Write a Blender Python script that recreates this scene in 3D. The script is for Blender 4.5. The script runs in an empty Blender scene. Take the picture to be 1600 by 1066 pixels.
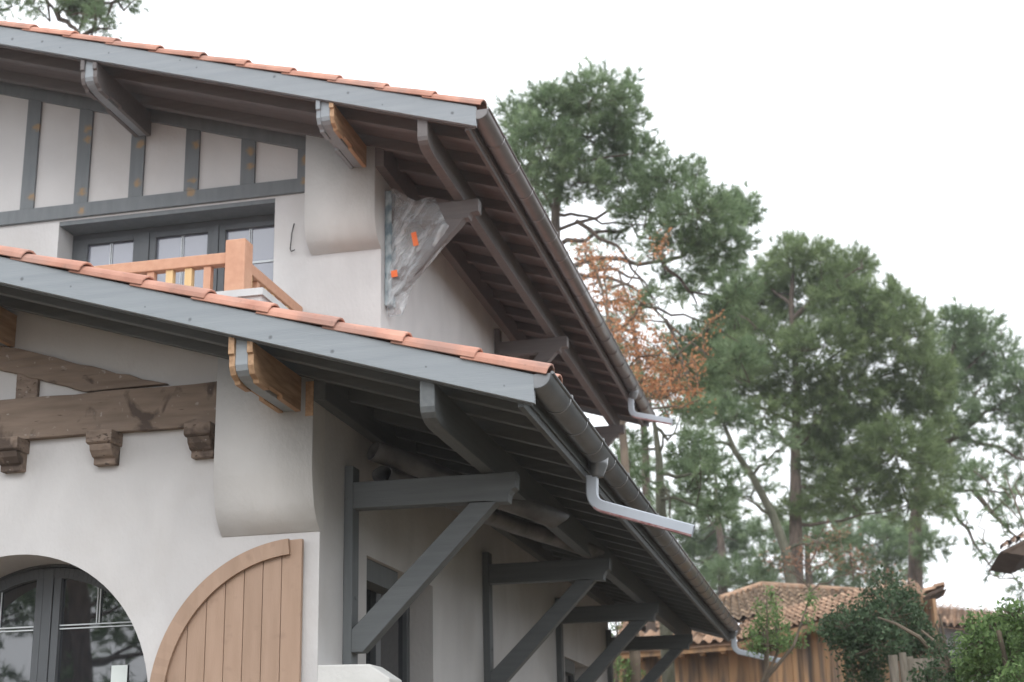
import bpy, bmesh, math, random
import numpy as np
from mathutils import Vector, Matrix
random.seed(7); rng = np.random.default_rng(7)
sc = bpy.context.scene
# ------------------------------------------------------------------ camera
RT = Vector((0.97567, 0.218145, -0.021937)); UP = Vector((0.084552, -0.282058, 0.955664)); FW = Vector((-0.202286, 0.934268, 0.29364))
FPX = 2303.0
cd = bpy.data.cameras.new('camera'); cam = bpy.data.objects.new('camera', cd); sc.collection.objects.link(cam)
M = Matrix((RT, UP, -FW)).transposed().to_4x4(); cam.matrix_world = M
cd.sensor_width = 36; cd.lens = FPX/1600*36; cd.clip_end = 2000; cd.clip_start = 0.1
cd.dof.use_dof = True; cd.dof.focus_distance = 7.6; cd.dof.aperture_fstop = 3.2
sc.camera = cam
# ------------------------------------------------------------------ world, sun
w = bpy.data.worlds.new("World"); sc.world = w; w.use_nodes = True
nt = w.node_tree; nt.nodes.clear()
sky = nt.nodes.new('ShaderNodeTexSky'); sky.sky_type = 'NISHITA'; sky.sun_disc = False
sky.sun_elevation = math.radians(36); sky.sun_rotation = math.radians(160); sky.dust_density = 4; sky.air_density = 1.0
hs = nt.nodes.new('ShaderNodeHueSaturation'); hs.inputs['Saturation'].default_value = 0.10
mixs = nt.nodes.new('ShaderNodeMix'); mixs.data_type = 'RGBA'; mixs.inputs[0].default_value = 0.85
mixs.inputs[7].default_value = (14.3, 14.8, 15.6, 1)          # the even cloud deck
bg = nt.nodes.new('ShaderNodeBackground'); bg.inputs[1].default_value = 0.10
wo = nt.nodes.new('ShaderNodeOutputWorld')
nt.links.new(sky.outputs[0], hs.inputs['Color']); nt.links.new(hs.outputs[0], mixs.inputs[6])
nt.links.new(mixs.outputs[2], bg.inputs[0]); nt.links.new(bg.outputs[0], wo.inputs[0])
sd = bpy.data.lights.new('sun', 'SUN'); sd.energy = 0.7; sd.angle = math.radians(25); sd.color = (1, .97, .93)
so = bpy.data.objects.new('sun', sd); sc.collection.objects.link(so)
so.rotation_euler = (math.radians(54), 0, math.radians(20)); so.location = (0, -10, 30)
sc.view_settings.view_transform = 'Standard'; sc.view_settings.look = 'None'
sc.view_settings.exposure = 0.5; sc.view_settings.gamma = 1

# ------------------------------------------------------------------ helpers
def ray(px, py):
    return RT*((px-800)/FPX) + UP*(-(py-533)/FPX) + FW
def at(px, py, Y):
    d = ray(px, py); return d*(Y/d.y)
def atz(px, py, Z):
    d = ray(px, py); return d*(Z/d.z)
def wloc(o):
    v = Vector((0, 0, 0))
    while o is not None:
        v += o.location; o = o.parent
    return v
def tag(o, label=None, cat=None, group=None, kind=None):
    if label: o['label'] = label
    if cat: o['category'] = cat
    if group: o['group'] = group
    if kind: o['kind'] = kind
    return o
def empty(name, loc, label, cat, group=None, kind=None):
    o = bpy.data.objects.new(name, None); sc.collection.objects.link(o); o.location = loc
    return tag(o, label, cat, group, kind)
def link_mesh(name, me, mat, parent=None, loc=None, smooth=False):
    me.materials.append(mat)
    if smooth: me.polygons.foreach_set('use_smooth', [True]*len(me.polygons))
    o = bpy.data.objects.new(name, me); sc.collection.objects.link(o)
    if parent is not None: o.parent = parent
    off = wloc(parent) if parent is not None else Vector(loc or (0, 0, 0))
    if parent is None: o.location = off
    if off.length > 0: me.transform(Matrix.Translation(-off))
    return o
class MB:
    def __init__(s): s.v = []; s.f = []
    def add(s, vs, fs):
        n = len(s.v); s.v += [tuple(v) for v in vs]; s.f += [tuple(i+n for i in f) for f in fs]; return s
    def box(s, x0, x1, y0, y1, z0, z1):
        return s.add([(x0,y0,z0),(x1,y0,z0),(x1,y1,z0),(x0,y1,z0),(x0,y0,z1),(x1,y0,z1),(x1,y1,z1),(x0,y1,z1)],
                     [(0,3,2,1),(4,5,6,7),(0,1,5,4),(1,2,6,5),(2,3,7,6),(3,0,4,7)])
    def prism(s, pts, d):               # pts: closed polygon (3D), d: extrusion vector
        n = len(pts); P = [Vector(p) for p in pts]; D = Vector(d)
        return s.add(P+[p+D for p in P], [tuple(range(n))[::-1], tuple(range(n, 2*n))]+[(i, (i+1) % n, (i+1) % n+n, i+n) for i in range(n)])
    def xz(s, pts, y0, y1): return s.prism([(x, y0, z) for x, z in pts], (0, y1-y0, 0))
    def yz(s, pts, x0, x1): return s.prism([(x0, y, z) for y, z in pts], (x1-x0, 0, 0))
    def tube(s, path, rad, n=8, caps=True):
        P = [Vector(p) for p in path]; rads = rad if isinstance(rad, (list, tuple)) else [rad]*len(P)
        rings = []; u = None
        for i, p in enumerate(P):
            t = (P[min(i+1, len(P)-1)]-P[max(i-1, 0)]).normalized()
            if u is None:
                u = t.cross(Vector((0, 0, 1)));
                if u.length < .1: u = t.cross(Vector((1, 0, 0)))
            u = (u - t*u.dot(t)).normalized(); v = t.cross(u)
            rings.append([p+(u*math.cos(a)+v*math.sin(a))*rads[i] for a in [2*math.pi*k/n for k in range(n)]])
        vs = [q for r in rings for q in r]; fs = []
        for i in range(len(P)-1):
            for k in range(n): fs.append((i*n+k, i*n+(k+1) % n, (i+1)*n+(k+1) % n, (i+1)*n+k))
        if caps: fs += [tuple(range(n))[::-1], tuple(range((len(P)-1)*n, len(P)*n))]
        return s.add(vs, fs)
    def build(s, name, mat, parent=None, loc=None, bevel=0, smooth=False, fix=True):
        me = bpy.data.meshes.new(name); me.from_pydata(s.v, [], s.f)
        if fix:
            bm = bmesh.new(); bm.from_mesh(me); bmesh.ops.recalc_face_normals(bm, faces=bm.faces); bm.to_mesh(me); bm.free()
        o = link_mesh(name, me, mat, parent, loc, smooth)
        if bevel:
            b = o.modifiers.new('bevel', 'BEVEL'); b.width = bevel; b.segments = 2; b.limit_method = 'ANGLE'; b.angle_limit = math.radians(50)
        return o
def tri_mesh(name, V, mat, parent, nper=3, attr=None):      # many loose triangles / quads from numpy
    V = V.reshape(-1, 3); n = len(V)//nper
    me = bpy.data.meshes.new(name); me.vertices.add(len(V)); me.loops.add(len(V)); me.polygons.add(n)
    off = wloc(parent); V = V-np.array(off)
    me.vertices.foreach_set('co', V.astype(np.float32).ravel())
    me.loops.foreach_set('vertex_index', np.arange(len(V), dtype=np.int32))
    me.polygons.foreach_set('loop_start', np.arange(0, len(V), nper, dtype=np.int32))
    if attr is not None:
        a = me.attributes.new('tint', 'FLOAT', 'FACE'); a.data.foreach_set('value', attr.astype(np.float32))
    me.update(); me.validate()
    me.materials.append(mat)
    o = bpy.data.objects.new(name, me); sc.collection.objects.link(o); o.parent = parent
    return o

# ------------------------------------------------------------------ materials
def new_mat(name):
    m = bpy.data.materials.new(name); m.use_nodes = True; n = m.node_tree
    return m, n, n.nodes['Principled BSDF']
def N(n, t, **k):
    x = n.nodes.new(t)
    for a, b in k.items(): setattr(x, a, b)
    return x
def ramp(n, stops):
    r = N(n, 'ShaderNodeValToRGB'); e = r.color_ramp.elements
    while len(e) < len(stops): e.new(.5)
    for i, (p, c) in enumerate(stops): e[i].position = p; e[i].color = (*c, 1)
    return r
def coords(n, scale=(1, 1, 1)):
    tc = N(n, 'ShaderNodeNewGeometry'); mp = N(n, 'ShaderNodeMapping'); mp.inputs['Scale'].default_value = scale
    n.links.new(tc.outputs['Position'], mp.inputs[0]); return mp
def noise_mat(name, c1, c2, scale=3, detail=6, rough=.8, bump=.1, bscale=60, stretch=(1, 1, 1), spec=.3, island=0, lo=.3, hi=.7, metal=0, bdist=.01, distort=0):
    m, n, p = new_mat(name); mp = coords(n, stretch)
    no = N(n, 'ShaderNodeTexNoise'); no.inputs['Scale'].default_value = scale; no.inputs['Detail'].default_value = detail; no.inputs['Distortion'].default_value = distort
    n.links.new(mp.outputs[0], no.inputs['Vector'])
    r = ramp(n, [(lo, c1), (hi, c2)]); n.links.new(no.outputs[0], r.inputs[0]); col = r.outputs[0]
    if island:
        g = N(n, 'ShaderNodeNewGeometry'); mr = N(n, 'ShaderNodeMapRange'); mr.inputs[3].default_value = 1-island; mr.inputs[4].default_value = 1+island
        n.links.new(g.outputs['Random Per Island'], mr.inputs[0])
        hsv = N(n, 'ShaderNodeHueSaturation'); n.links.new(mr.outputs[0], hsv.inputs['Value']); n.links.new(col, hsv.inputs['Color']); col = hsv.outputs[0]
    n.links.new(col, p.inputs['Base Color'])
    p.inputs['Roughness'].default_value = rough; p.inputs['Specular IOR Level'].default_value = spec; p.inputs['Metallic'].default_value = metal
    if bump:
        b2 = N(n, 'ShaderNodeTexNoise'); b2.inputs['Scale'].default_value = bscale; b2.inputs['Detail'].default_value = 5
        n.links.new(mp.outputs[0], b2.inputs['Vector']); bp = N(n, 'ShaderNodeBump'); bp.inputs['Strength'].default_value = bump; bp.inputs['Distance'].default_value = bdist
        n.links.new(b2.outputs[0], bp.inputs['Height']); n.links.new(bp.outputs[0], p.inputs['Normal'])
    m['col_socket'] = 1
    return m
def spots(m, pts, color, r0=.02, wob=.11, amt=.75):                       # knot / rust stains at fixed places on the wood
    n = m.node_tree; p = n.nodes['Principled BSDF']; src = p.inputs['Base Color'].links[0].from_socket
    g = N(n, 'ShaderNodeNewGeometry'); no = N(n, 'ShaderNodeTexNoise'); no.inputs['Scale'].default_value = 22; no.inputs['Detail'].default_value = 4
    n.links.new(g.outputs['Position'], no.inputs['Vector'])
    sub = N(n, 'ShaderNodeVectorMath', operation='SUBTRACT'); sub.inputs[1].default_value = (.5, .5, .5); n.links.new(no.outputs['Color'], sub.inputs[0])
    scl = N(n, 'ShaderNodeVectorMath', operation='SCALE'); scl.inputs['Scale'].default_value = wob; n.links.new(sub.outputs[0], scl.inputs[0])
    add = N(n, 'ShaderNodeVectorMath', operation='ADD'); n.links.new(g.outputs['Position'], add.inputs[0]); n.links.new(scl.outputs[0], add.inputs[1])
    acc = None
    for q in pts:
        d = N(n, 'ShaderNodeVectorMath', operation='DISTANCE'); d.inputs[1].default_value = q[:3]; n.links.new(add.outputs[0], d.inputs[0])
        mr = N(n, 'ShaderNodeMapRange'); r = q[3] if len(q) > 3 else r0; mr.inputs[1].default_value = r*1.5; mr.inputs[2].default_value = r*.5; n.links.new(d.outputs['Value'], mr.inputs[0])
        if acc is None: acc = mr.outputs[0]
        else:
            mx = N(n, 'ShaderNodeMath', operation='MAXIMUM'); n.links.new(acc, mx.inputs[0]); n.links.new(mr.outputs[0], mx.inputs[1]); acc = mx.outputs[0]
    k = N(n, 'ShaderNodeMath', operation='MULTIPLY'); k.inputs[1].default_value = amt; n.links.new(acc, k.inputs[0])
    mix = N(n, 'ShaderNodeMix'); mix.data_type = 'RGBA'; n.links.new(k.outputs[0], mix.inputs[0]); n.links.new(src, mix.inputs[6]); mix.inputs[7].default_value = (*color, 1)
    n.links.new(mix.outputs[2], p.inputs['Base Color'])

GREY1, GREY2 = (.118, .129, .134), (.146, .157, .161)
m_paintx = noise_mat('grey_paint_along_slope', GREY1, GREY2, 4, 6, .6, .25, 26, (.5, 9, 9), bdist=.004)
m_painty = noise_mat('grey_paint_along_wall', GREY1, GREY2, 4, 6, .6, .25, 26, (9, .5, 9), bdist=.004)
m_paintz = noise_mat('grey_paint_upright', GREY1, GREY2, 4, 6, .6, .25, 26, (9, 9, .5), bdist=.004)
m_barge = noise_mat('blue_grey_barge_paint', (.265, .292, .315), (.305, .332, .354), 3, 7, .5, .3, 22, (.6, 9, 12), bdist=.004)
m_stud = noise_mat('half_timber_paint', (.150, .165, .175), (.182, .196, .205), 4, 6, .65, .3, 26, (5, 5, 1), bdist=.004)
m_soff = noise_mat('dark_soffit_paint', (.135, .138, .14), (.175, .178, .18), 5, 5, .7, .2, 20, (1, 8, 1))
m_soff2 = noise_mat('brown_soffit_tone', (.14, .12, .117), (.175, .152, .147), 5, 5, .7, .2, 20, (1, 8, 1))  # browner version of the lower soffit colour
m_raf2 = noise_mat('brown_grey_rafter_tone', (.145, .134, .132), (.175, .16, .157), 4, 6, .65, .2, 26, (.5, 9, 9))  # browner version of the lower eaves grey, for the upper timbers
m_plaster = noise_mat('cream_plaster', (.525, .515, .512), (.62, .61, .605), 1.9, 11, .92, .45, 38, (1, 1, .6), spec=.1, bdist=.007, distort=.9)
m_plaster2 = noise_mat('fresh_plaster', (.56, .545, .525), (.655, .64, .62), 2.4, 11, .92, .4, 42, (1, 1, .6), spec=.1, bdist=.007, distort=.8)
m_rawwood = noise_mat('raw_orange_wood', (.33, .20, .115), (.55, .36, .22), 5, 7, .65, .2, 30, (8, 1, 8))
m_rail = noise_mat('primed_orange_wood', (.53, .29, .19), (.60, .345, .23), 4, 6, .6, .1, 30, (5, 5, 5))
m_rail2 = noise_mat('raw_yellow_wood', (.66, .46, .23), (.72, .52, .28), 4, 6, .6, .1, 30, (9, 9, 1))
def old_wood(name, base1, base2, dark, st, cover):
    m, n, p = new_mat(name); mp = coords(n, st)
    def nz(sc_, det, vec=mp, dis=0.):
        x = N(n, 'ShaderNodeTexNoise'); x.inputs['Scale'].default_value = sc_; x.inputs['Detail'].default_value = det; x.inputs['Distortion'].default_value = dis; n.links.new(vec.outputs[0], x.inputs['Vector']); return x
    m2 = coords(n, (1, 1, 1)); a = nz(5, 8); r = ramp(n, [(.3, base1), (.7, base2)]); n.links.new(a.outputs[0], r.inputs[0])
    crk = nz(9, 9, mp, .4); r2 = ramp(n, [(cover, (0, 0, 0)), (cover+.06, (1, 1, 1))]); n.links.new(crk.outputs[0], r2.inputs[0])
    blo = nz(4.5, 10, m2, .5); r3 = ramp(n, [(.57, (0, 0, 0)), (.64, (1, 1, 1))]); n.links.new(blo.outputs[0], r3.inputs[0])
    mx = N(n, 'ShaderNodeMath', operation='MAXIMUM'); n.links.new(r2.outputs[0], mx.inputs[0]); n.links.new(r3.outputs[0], mx.inputs[1])
    mk = N(n, 'ShaderNodeMath', operation='MULTIPLY'); mk.inputs[1].default_value = .8; n.links.new(mx.outputs[0], mk.inputs[0])
    c1 = N(n, 'ShaderNodeMix'); c1.data_type = 'RGBA'; n.links.new(mk.outputs[0], c1.inputs[0]); n.links.new(r.outputs[0], c1.inputs[6]); c1.inputs[7].default_value = (*dark, 1)
    sp = nz(26, 6, m2, .3); r4 = ramp(n, [(.66, (0, 0, 0)), (.70, (.6, .6, .6))]); n.links.new(sp.outputs[0], r4.inputs[0])
    c2 = N(n, 'ShaderNodeMix'); c2.data_type = 'RGBA'; n.links.new(r4.outputs[0], c2.inputs[0]); n.links.new(c1.outputs[2], c2.inputs[6]); c2.inputs[7].default_value = (.42, .39, .36, 1)
    n.links.new(c2.outputs[2], p.inputs['Base Color']); p.inputs['Roughness'].default_value = .85; p.inputs['Specular IOR Level'].default_value = .2
    h = N(n, 'ShaderNodeMath', operation='SUBTRACT'); n.links.new(a.outputs[0], h.inputs[0]); n.links.new(mk.outputs[0], h.inputs[1])
    bp = N(n, 'ShaderNodeBump'); bp.inputs['Strength'].default_value = .7; bp.inputs['Distance'].default_value = .008; n.links.new(h.outputs[0], bp.inputs['Height']); n.links.new(bp.outputs[0], p.inputs['Normal']); return m
m_old = old_wood('old_brown_beam', (.195, .148, .116), (.275, .212, .168), (.07, .052, .045), (.7, 3, 5), .665)
m_olddark = old_wood('old_weathered_wood', (.18, .135, .108), (.29, .225, .18), (.06, .045, .038), (3, 3, 6), .62)
m_shut = noise_mat('tan_shutter_paint', (.365, .25, .18), (.42, .292, .216), 3, 9, .6, .4, 24, (7, 7, .8), bdist=.003, island=.05)
m_tile = noise_mat('terracotta_tile', (.375, .18, .13), (.58, .31, .23), 6, 10, .8, .3, 40, island=.14, bdist=.004)
def soot(m, sc_, lo, col, amt):
    n = m.node_tree; p = n.nodes['Principled BSDF']; src = p.inputs['Base Color'].links[0].from_socket; mp = coords(n)
    no = N(n, 'ShaderNodeTexNoise'); no.inputs['Scale'].default_value = sc_; no.inputs['Detail'].default_value = 9; n.links.new(mp.outputs[0], no.inputs['Vector'])
    mr = N(n, 'ShaderNodeMapRange'); mr.inputs[1].default_value = lo; mr.inputs[2].default_value = lo+.14; mr.inputs[4].default_value = amt; n.links.new(no.outputs[0], mr.inputs[0])
    mix = N(n, 'ShaderNodeMix'); mix.data_type = 'RGBA'; n.links.new(mr.outputs[0], mix.inputs[0]); n.links.new(src, mix.inputs[6]); mix.inputs[7].default_value = (*col, 1); n.links.new(mix.outputs[2], p.inputs['Base Color'])
m_tile_old = noise_mat('old_terracotta_tile', (.25, .155, .10), (.48, .32, .22), 3, 8, .9, .4, 20, island=.28)
m_tile_moss = noise_mat('mossy_terracotta_tile', (.17, .12, .08), (.36, .25, .165), 4, 8, .95, .4, 20, island=.22)
m_zinc = noise_mat('dark_zinc_gutter', (.145, .150, .156), (.20, .205, .21), 3, 6, .30, .06, 20, (3, 1, 3), spec=.9, metal=.35)
m_zincb = noise_mat('brown_lacquered_gutter', (.155, .145, .142), (.20, .188, .185), 3, 6, .30, .06, 20, (3, 1, 3), spec=.9, metal=.35)
m_spout = noise_mat('pale_lacquered_spout', (.37, .405, .45), (.44, .475, .52), 3, 5, .35, .03, 20, spec=.5, metal=.2)
m_film = noise_mat('pink_protective_film', (.30, .12, .12), (.50, .36, .37), 30, 5, .5, .3, 60)
m_pipe = noise_mat('old_lead_pipe', (.11, .107, .107), (.235, .225, .22), 6, 8, .6, .5, 18, metal=.2, bdist=.01)
m_wrapped = noise_mat('pale_wrapped_post', (.16, .22, .25), (.46, .52, .54), 9, 6, .5, .1, 30, (2, 2, 1), lo=.38, hi=.6)
m_frame = noise_mat('anthracite_frame', (.085, .092, .100), (.100, .108, .116), 3, 3, .45, .03, 40, spec=.45)
m_bar = noise_mat('pale_glazing_bar', (.62, .66, .68), (.70, .74, .76), 3, 3, .4, 0)
m_stone = noise_mat('white_stone', (.60, .60, .58), (.70, .70, .68), 5, 8, .85, .3, 40)
m_flash = noise_mat('white_metal_edge', (.50, .52, .52), (.58, .6, .6), 5, 4, .5, .05, 40)
m_black = noise_mat('black_cable', (.03, .03, .03), (.05, .05, .05), 5, 2, .5, 0)
m_paper = noise_mat('white_paper', (.70, .76, .74), (.74, .8, .78), 5, 2, .7, 0)
m_orange = noise_mat('orange_tape', (.85, .16, .04), (.9, .20, .06), 5, 2, .5, 0)
m_clad = noise_mat('weathered_larch_boards', (.12, .09, .07), (.42, .25, .13), 1.8, 9, .85, .3, 20, (2.2, 2.2, .35), island=.38, lo=.36, hi=.58)
m_dkwood = noise_mat('dark_weathered_timber', (.07, .05, .04), (.12, .09, .07), 6, 6, .85, .3, 20)
m_greywall = noise_mat('grey_render', (.27, .27, .29), (.32, .32, .34), 3, 6, .9, .2, 30)
m_post = noise_mat('weathered_post', (.16, .14, .11), (.26, .23, .19), 6, 8, .9, .5, 25, (6, 6, 1))
m_bark = noise_mat('pine_bark', (.07, .055, .045), (.18, .14, .115), 5, 9, .95, 1.0, 8, (3, 3, .8), bdist=.05)
m_barkg = noise_mat('mossy_bark', (.07, .075, .05), (.165, .16, .12), 3, 9, .95, 1.0, 8, (3, 3, .8), bdist=.05)
m_twig = noise_mat('bare_twig_bark', (.10, .08, .06), (.20, .16, .12), 5, 6, .9, 0)
m_ground = noise_mat('sandy_ground_with_needles', (.13, .095, .062), (.19, .15, .108), .8, 10, .95, .6, 12, lo=.35, hi=.65)

def leaf_mat(name, c1, c2, c3, trans=.35):
    m, n, p = new_mat(name); a = N(n, 'ShaderNodeAttribute'); a.attribute_name = 'tint'
    r = ramp(n, [(0, c1), (.6, c2), (1, c3)]); n.links.new(a.outputs['Fac'], r.inputs[0]); n.links.new(r.outputs[0], p.inputs['Base Color'])
    p.inputs['Roughness'].default_value = .6; p.inputs['Specular IOR Level'].default_value = .25
    tr = N(n, 'ShaderNodeBsdfTranslucent'); n.links.new(r.outputs[0], tr.inputs[0])
    mx = N(n, 'ShaderNodeMixShader'); mx.inputs[0].default_value = trans; n.links.new(p.outputs[0], mx.inputs[1]); n.links.new(tr.outputs[0], mx.inputs[2])
    n.links.new(mx.outputs[0], n.nodes['Material Output'].inputs[0]); return m
m_pine = leaf_mat('pine_needles', (.11, .17, .085), (.205, .285, .15), (.34, .44, .25), .45)
m_pine2 = leaf_mat('olive_pine_needles', (.115, .165, .07), (.205, .275, .125), (.33, .41, .20), .45)
m_oak = leaf_mat('dry_oak_leaves', (.34, .16, .08), (.52, .25, .115), (.64, .38, .22))
m_rust = leaf_mat('brown_withered_leaves', (.22, .11, .07), (.34, .18, .11), (.42, .26, .17))
m_bush = leaf_mat('dark_glossy_leaves', (.045, .08, .04), (.075, .12, .06), (.16, .23, .13), .3)
m_bright = leaf_mat('bright_shrub_leaves', (.11, .18, .07), (.18, .28, .10), (.32, .44, .19), .4)

def glass_mat(name, base, ior, wob=.02):
    m, n, p = new_mat(name); p.inputs['Base Color'].default_value = (*base, 1); p.inputs['Roughness'].default_value = .02; p.inputs['IOR'].default_value = ior
    mp = coords(n); no = N(n, 'ShaderNodeTexNoise'); no.inputs['Scale'].default_value = 2.5; n.links.new(mp.outputs[0], no.inputs['Vector'])
    bp = N(n, 'ShaderNodeBump'); bp.inputs['Strength'].default_value = wob; bp.inputs['Distance'].default_value = .05; n.links.new(no.outputs[0], bp.inputs['Height']); n.links.new(bp.outputs[0], p.inputs['Normal'])
    return m
m_glass = glass_mat('dark_window_glass', (.012, .014, .018), 2.3, .015)
m_glass2 = glass_mat('sky_tinted_glass', (.20, .21, .26), 2.3, .02)  # pale blue base colour stands in for part of the sky reflection

def plastic_mat():
    m, n, p = new_mat('clear_plastic_film'); p.inputs['Base Color'].default_value = (.72, .75, .77, 1); p.inputs['Roughness'].default_value = .18; p.inputs['Specular IOR Level'].default_value = 1.0
    tr = N(n, 'ShaderNodeBsdfTransparent'); m0 = coords(n); m0.inputs['Rotation'].default_value = (0, -.6, 0); mp = N(n, 'ShaderNodeMapping'); mp.inputs['Scale'].default_value = (11, 3, 1.8); n.links.new(m0.outputs[0], mp.inputs[0])
    no = N(n, 'ShaderNodeTexNoise'); no.inputs['Scale'].default_value = 2.0; no.inputs['Detail'].default_value = 7; no.inputs['Distortion'].default_value = .8
    n.links.new(mp.outputs[0], no.inputs['Vector'])
    bp = N(n, 'ShaderNodeBump'); bp.inputs['Strength'].default_value = 1.0; bp.inputs['Distance'].default_value = .03; n.links.new(no.outputs[0], bp.inputs['Height']); n.links.new(bp.outputs[0], p.inputs['Normal'])
    mr = N(n, 'ShaderNodeMapRange'); mr.inputs[1].default_value = .50; mr.inputs[2].default_value = .72; mr.inputs[3].default_value = .20; mr.inputs[4].default_value = .72; n.links.new(no.outputs[0], mr.inputs[0])
    lw = N(n, 'ShaderNodeLayerWeight'); lw.inputs[0].default_value = .35; n.links.new(bp.outputs[0], lw.inputs['Normal'])
    ad = N(n, 'ShaderNodeMath', operation='MULTIPLY_ADD'); ad.inputs[1].default_value = .45; n.links.new(lw.outputs['Facing'], ad.inputs[0]); n.links.new(mr.outputs[0], ad.inputs[2]); ad.use_clamp = True
    mx = N(n, 'ShaderNodeMixShader'); n.links.new(ad.outputs[0], mx.inputs[0]); n.links.new(tr.outputs[0], mx.inputs[1]); n.links.new(p.outputs[0], mx.inputs[2])
    n.links.new(mx.outputs[0], n.nodes['Material Output'].inputs[0]); return m
soot(m_tile, 3.5, .50, (.30, .20, .17), .6); soot(m_tile, 30, .60, (.20, .13, .10), .45); soot(m_shut, 14, .60, (.26, .175, .13), .35)
soot(m_plaster, 1.1, .52, (.50, .475, .455), .45); soot(m_plaster2, 1.6, .52, (.48, .455, .43), .4)
m_plastic = plastic_mat()

# stains bleeding through the paint of the half timbering
kn = []
for x, z in [(-6.0, 5.22), (-6.0, 4.62), (-5.54, 5.16), (-5.545, 5.06), (-5.55, 4.60), (-5.55, 4.46), (-5.08, 4.97), (-5.09, 4.63), (-4.61, 4.90), (-4.62, 4.60), (-4.63, 4.50), (-4.15, 4.79), (-4.15, 4.66), (-3.70, 4.49), (-3.70, 4.66)]:
    kn.append((x, 9.785, z, .03))
spots(m_stud, kn, (.42, .24, .07), wob=.09, amt=.55)

spots(m_barge, [(random.uniform(-3.9, -1.4), 6.5, 0, .006) for _ in range(0)]+[(x, 6.498, 1.80-.3096*(x+1.308)+random.uniform(-.045, .045), random.choice((.005, .007, .009))) for x in (-1.45, -1.83, -2.3, -2.62, -3.05, -3.3, -3.72, -4.0)]
      +[(x, 8.868, 4.405-.3096*(x+2.135)+random.uniform(-.045, .045), random.choice((.006, .008, .010))) for x in (-2.3, -2.8, -3.05, -3.6, -4.2, -4.33, -4.9, -5.3, -5.45, -5.7)], (.07, .075, .08), wob=.012, amt=.7)
G = -1.6
# ------------------------------------------------------------------ ground
gm = MB(); k = 24
for i in range(k+1):
    for j in range(k+1):
        x = -150+300*i/k; y = -120+300*j/k; gm.v.append((x, y, G))
for i in range(k):
    for j in range(k): gm.f.append((i*(k+1)+j, (i+1)*(k+1)+j, (i+1)*(k+1)+j+1, i*(k+1)+j+1))
tag(gm.build('ground', m_ground), kind='structure')

# ------------------------------------------------------------------ the house
T = .3096; SL = math.atan(T)
house = empty('house', (-6, 12, G), 'plastered two storey house with grey painted eaves, terracotta roofs and half timbered gable', 'house')
zl_b = lambda x: 1.732-T*(x+1.308)          # lower roof: bottom line of rafters
zl_t = lambda x: 1.872-T*(x+1.308)
zu_b = lambda x: 4.332-T*(x+2.135)
zu_t = lambda x: 4.478-T*(x+2.135)
RL, RU = -5.6, -8.4                           # ridges
def gable(zf, ridge): return lambda x: zf(x) if x >= ridge else zf(2*ridge-x)
LB, LT, UB, UT = gable(zl_b, RL), gable(zl_t, RL), gable(zu_b, RU), gable(zu_t, RU)

# --- lower wall: front with arched doorway, side with two window openings
CX, CZ, AR = -4.428, .499, .828; YF = 7.366; XS = -2.662
wl = MB()
xs = sorted(set([-8.54, RL, CX-AR, CX+AR, XS, -3.215]+[CX-AR*math.cos(a) for a in np.linspace(0, math.pi, 41)]))
def wtop(x): return LB(x)+.06
for a, b in zip(xs, xs[1:]):
    ins = (a >= CX-AR-1e-6 and b <= CX+AR+1e-6)
    za = CZ+math.sqrt(max(0, AR*AR-(a-CX)**2)) if ins else G
    zb = CZ+math.sqrt(max(0, AR*AR-(b-CX)**2)) if ins else G
    wl.add([(a, YF, za), (b, YF, zb), (b, YF, wtop(b)), (a, YF, wtop(a))], [(0, 1, 2, 3)])
    if ins: wl.add([(a, YF, za), (b, YF, zb), (b, YF+.40, zb), (a, YF+.40, za)], [(0, 3, 2, 1)])
for x in (CX-AR, CX+AR): wl.add([(x, YF, G), (x, YF+.4, G), (x, YF+.4, CZ), (x, YF, CZ)], [(0, 1, 2, 3)])
# side wall (x = XS)
def side_wall(mb, X, y0, y1, zt, ops, dep=.26, z0=G):
    ys = sorted([y0, y1]+[v for o in ops for v in (o[0], o[1])])
    for a, b in zip(ys, ys[1:]):
        op = next((o for o in ops if abs(o[0]-a) < 1e-6), None)
        if op is None: mb.add([(X, a, z0), (X, b, z0), (X, b, zt), (X, a, zt)], [(0, 1, 2, 3)])
        else:
            zo0, zo1 = op[2], op[3]
            mb.add([(X, a, zo1), (X, b, zo1), (X, b, zt), (X, a, zt)], [(0, 1, 2, 3)])
            mb.add([(X, a, z0), (X, b, z0), (X, b, zo0), (X, a, zo0)], [(0, 1, 2, 3)])
            for y in (a, b): mb.add([(X, y, zo0), (X-dep, y, zo0), (X-dep, y, zo1), (X, y, zo1)], [(0, 1, 2, 3)])
            for z in (zo0, zo1): mb.add([(X, a, z), (X-dep, a, z), (X-dep, b, z), (X, b, z)], [(0, 1, 2, 3)])
side_wall(wl, XS, YF, 17.25, 2.30, [(8.171, 9.599, -.9, 1.345), (14.374, 15.776, -.2, 1.27)])
wl.add([(XS, 17.25, G), (-8.54, 17.25, G), (-8.54, 17.25, 2.3), (XS, 17.25, 2.3)], [(0, 1, 2, 3)])
wl.add([(-8.54, YF, G), (-8.54, 17.25, G), (-8.54, 17.25, 2.3), (-8.54, YF, 2.3)], [(0, 1, 2, 3)])
wl.build('wall', m_plaster, house, fix=False)
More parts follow.
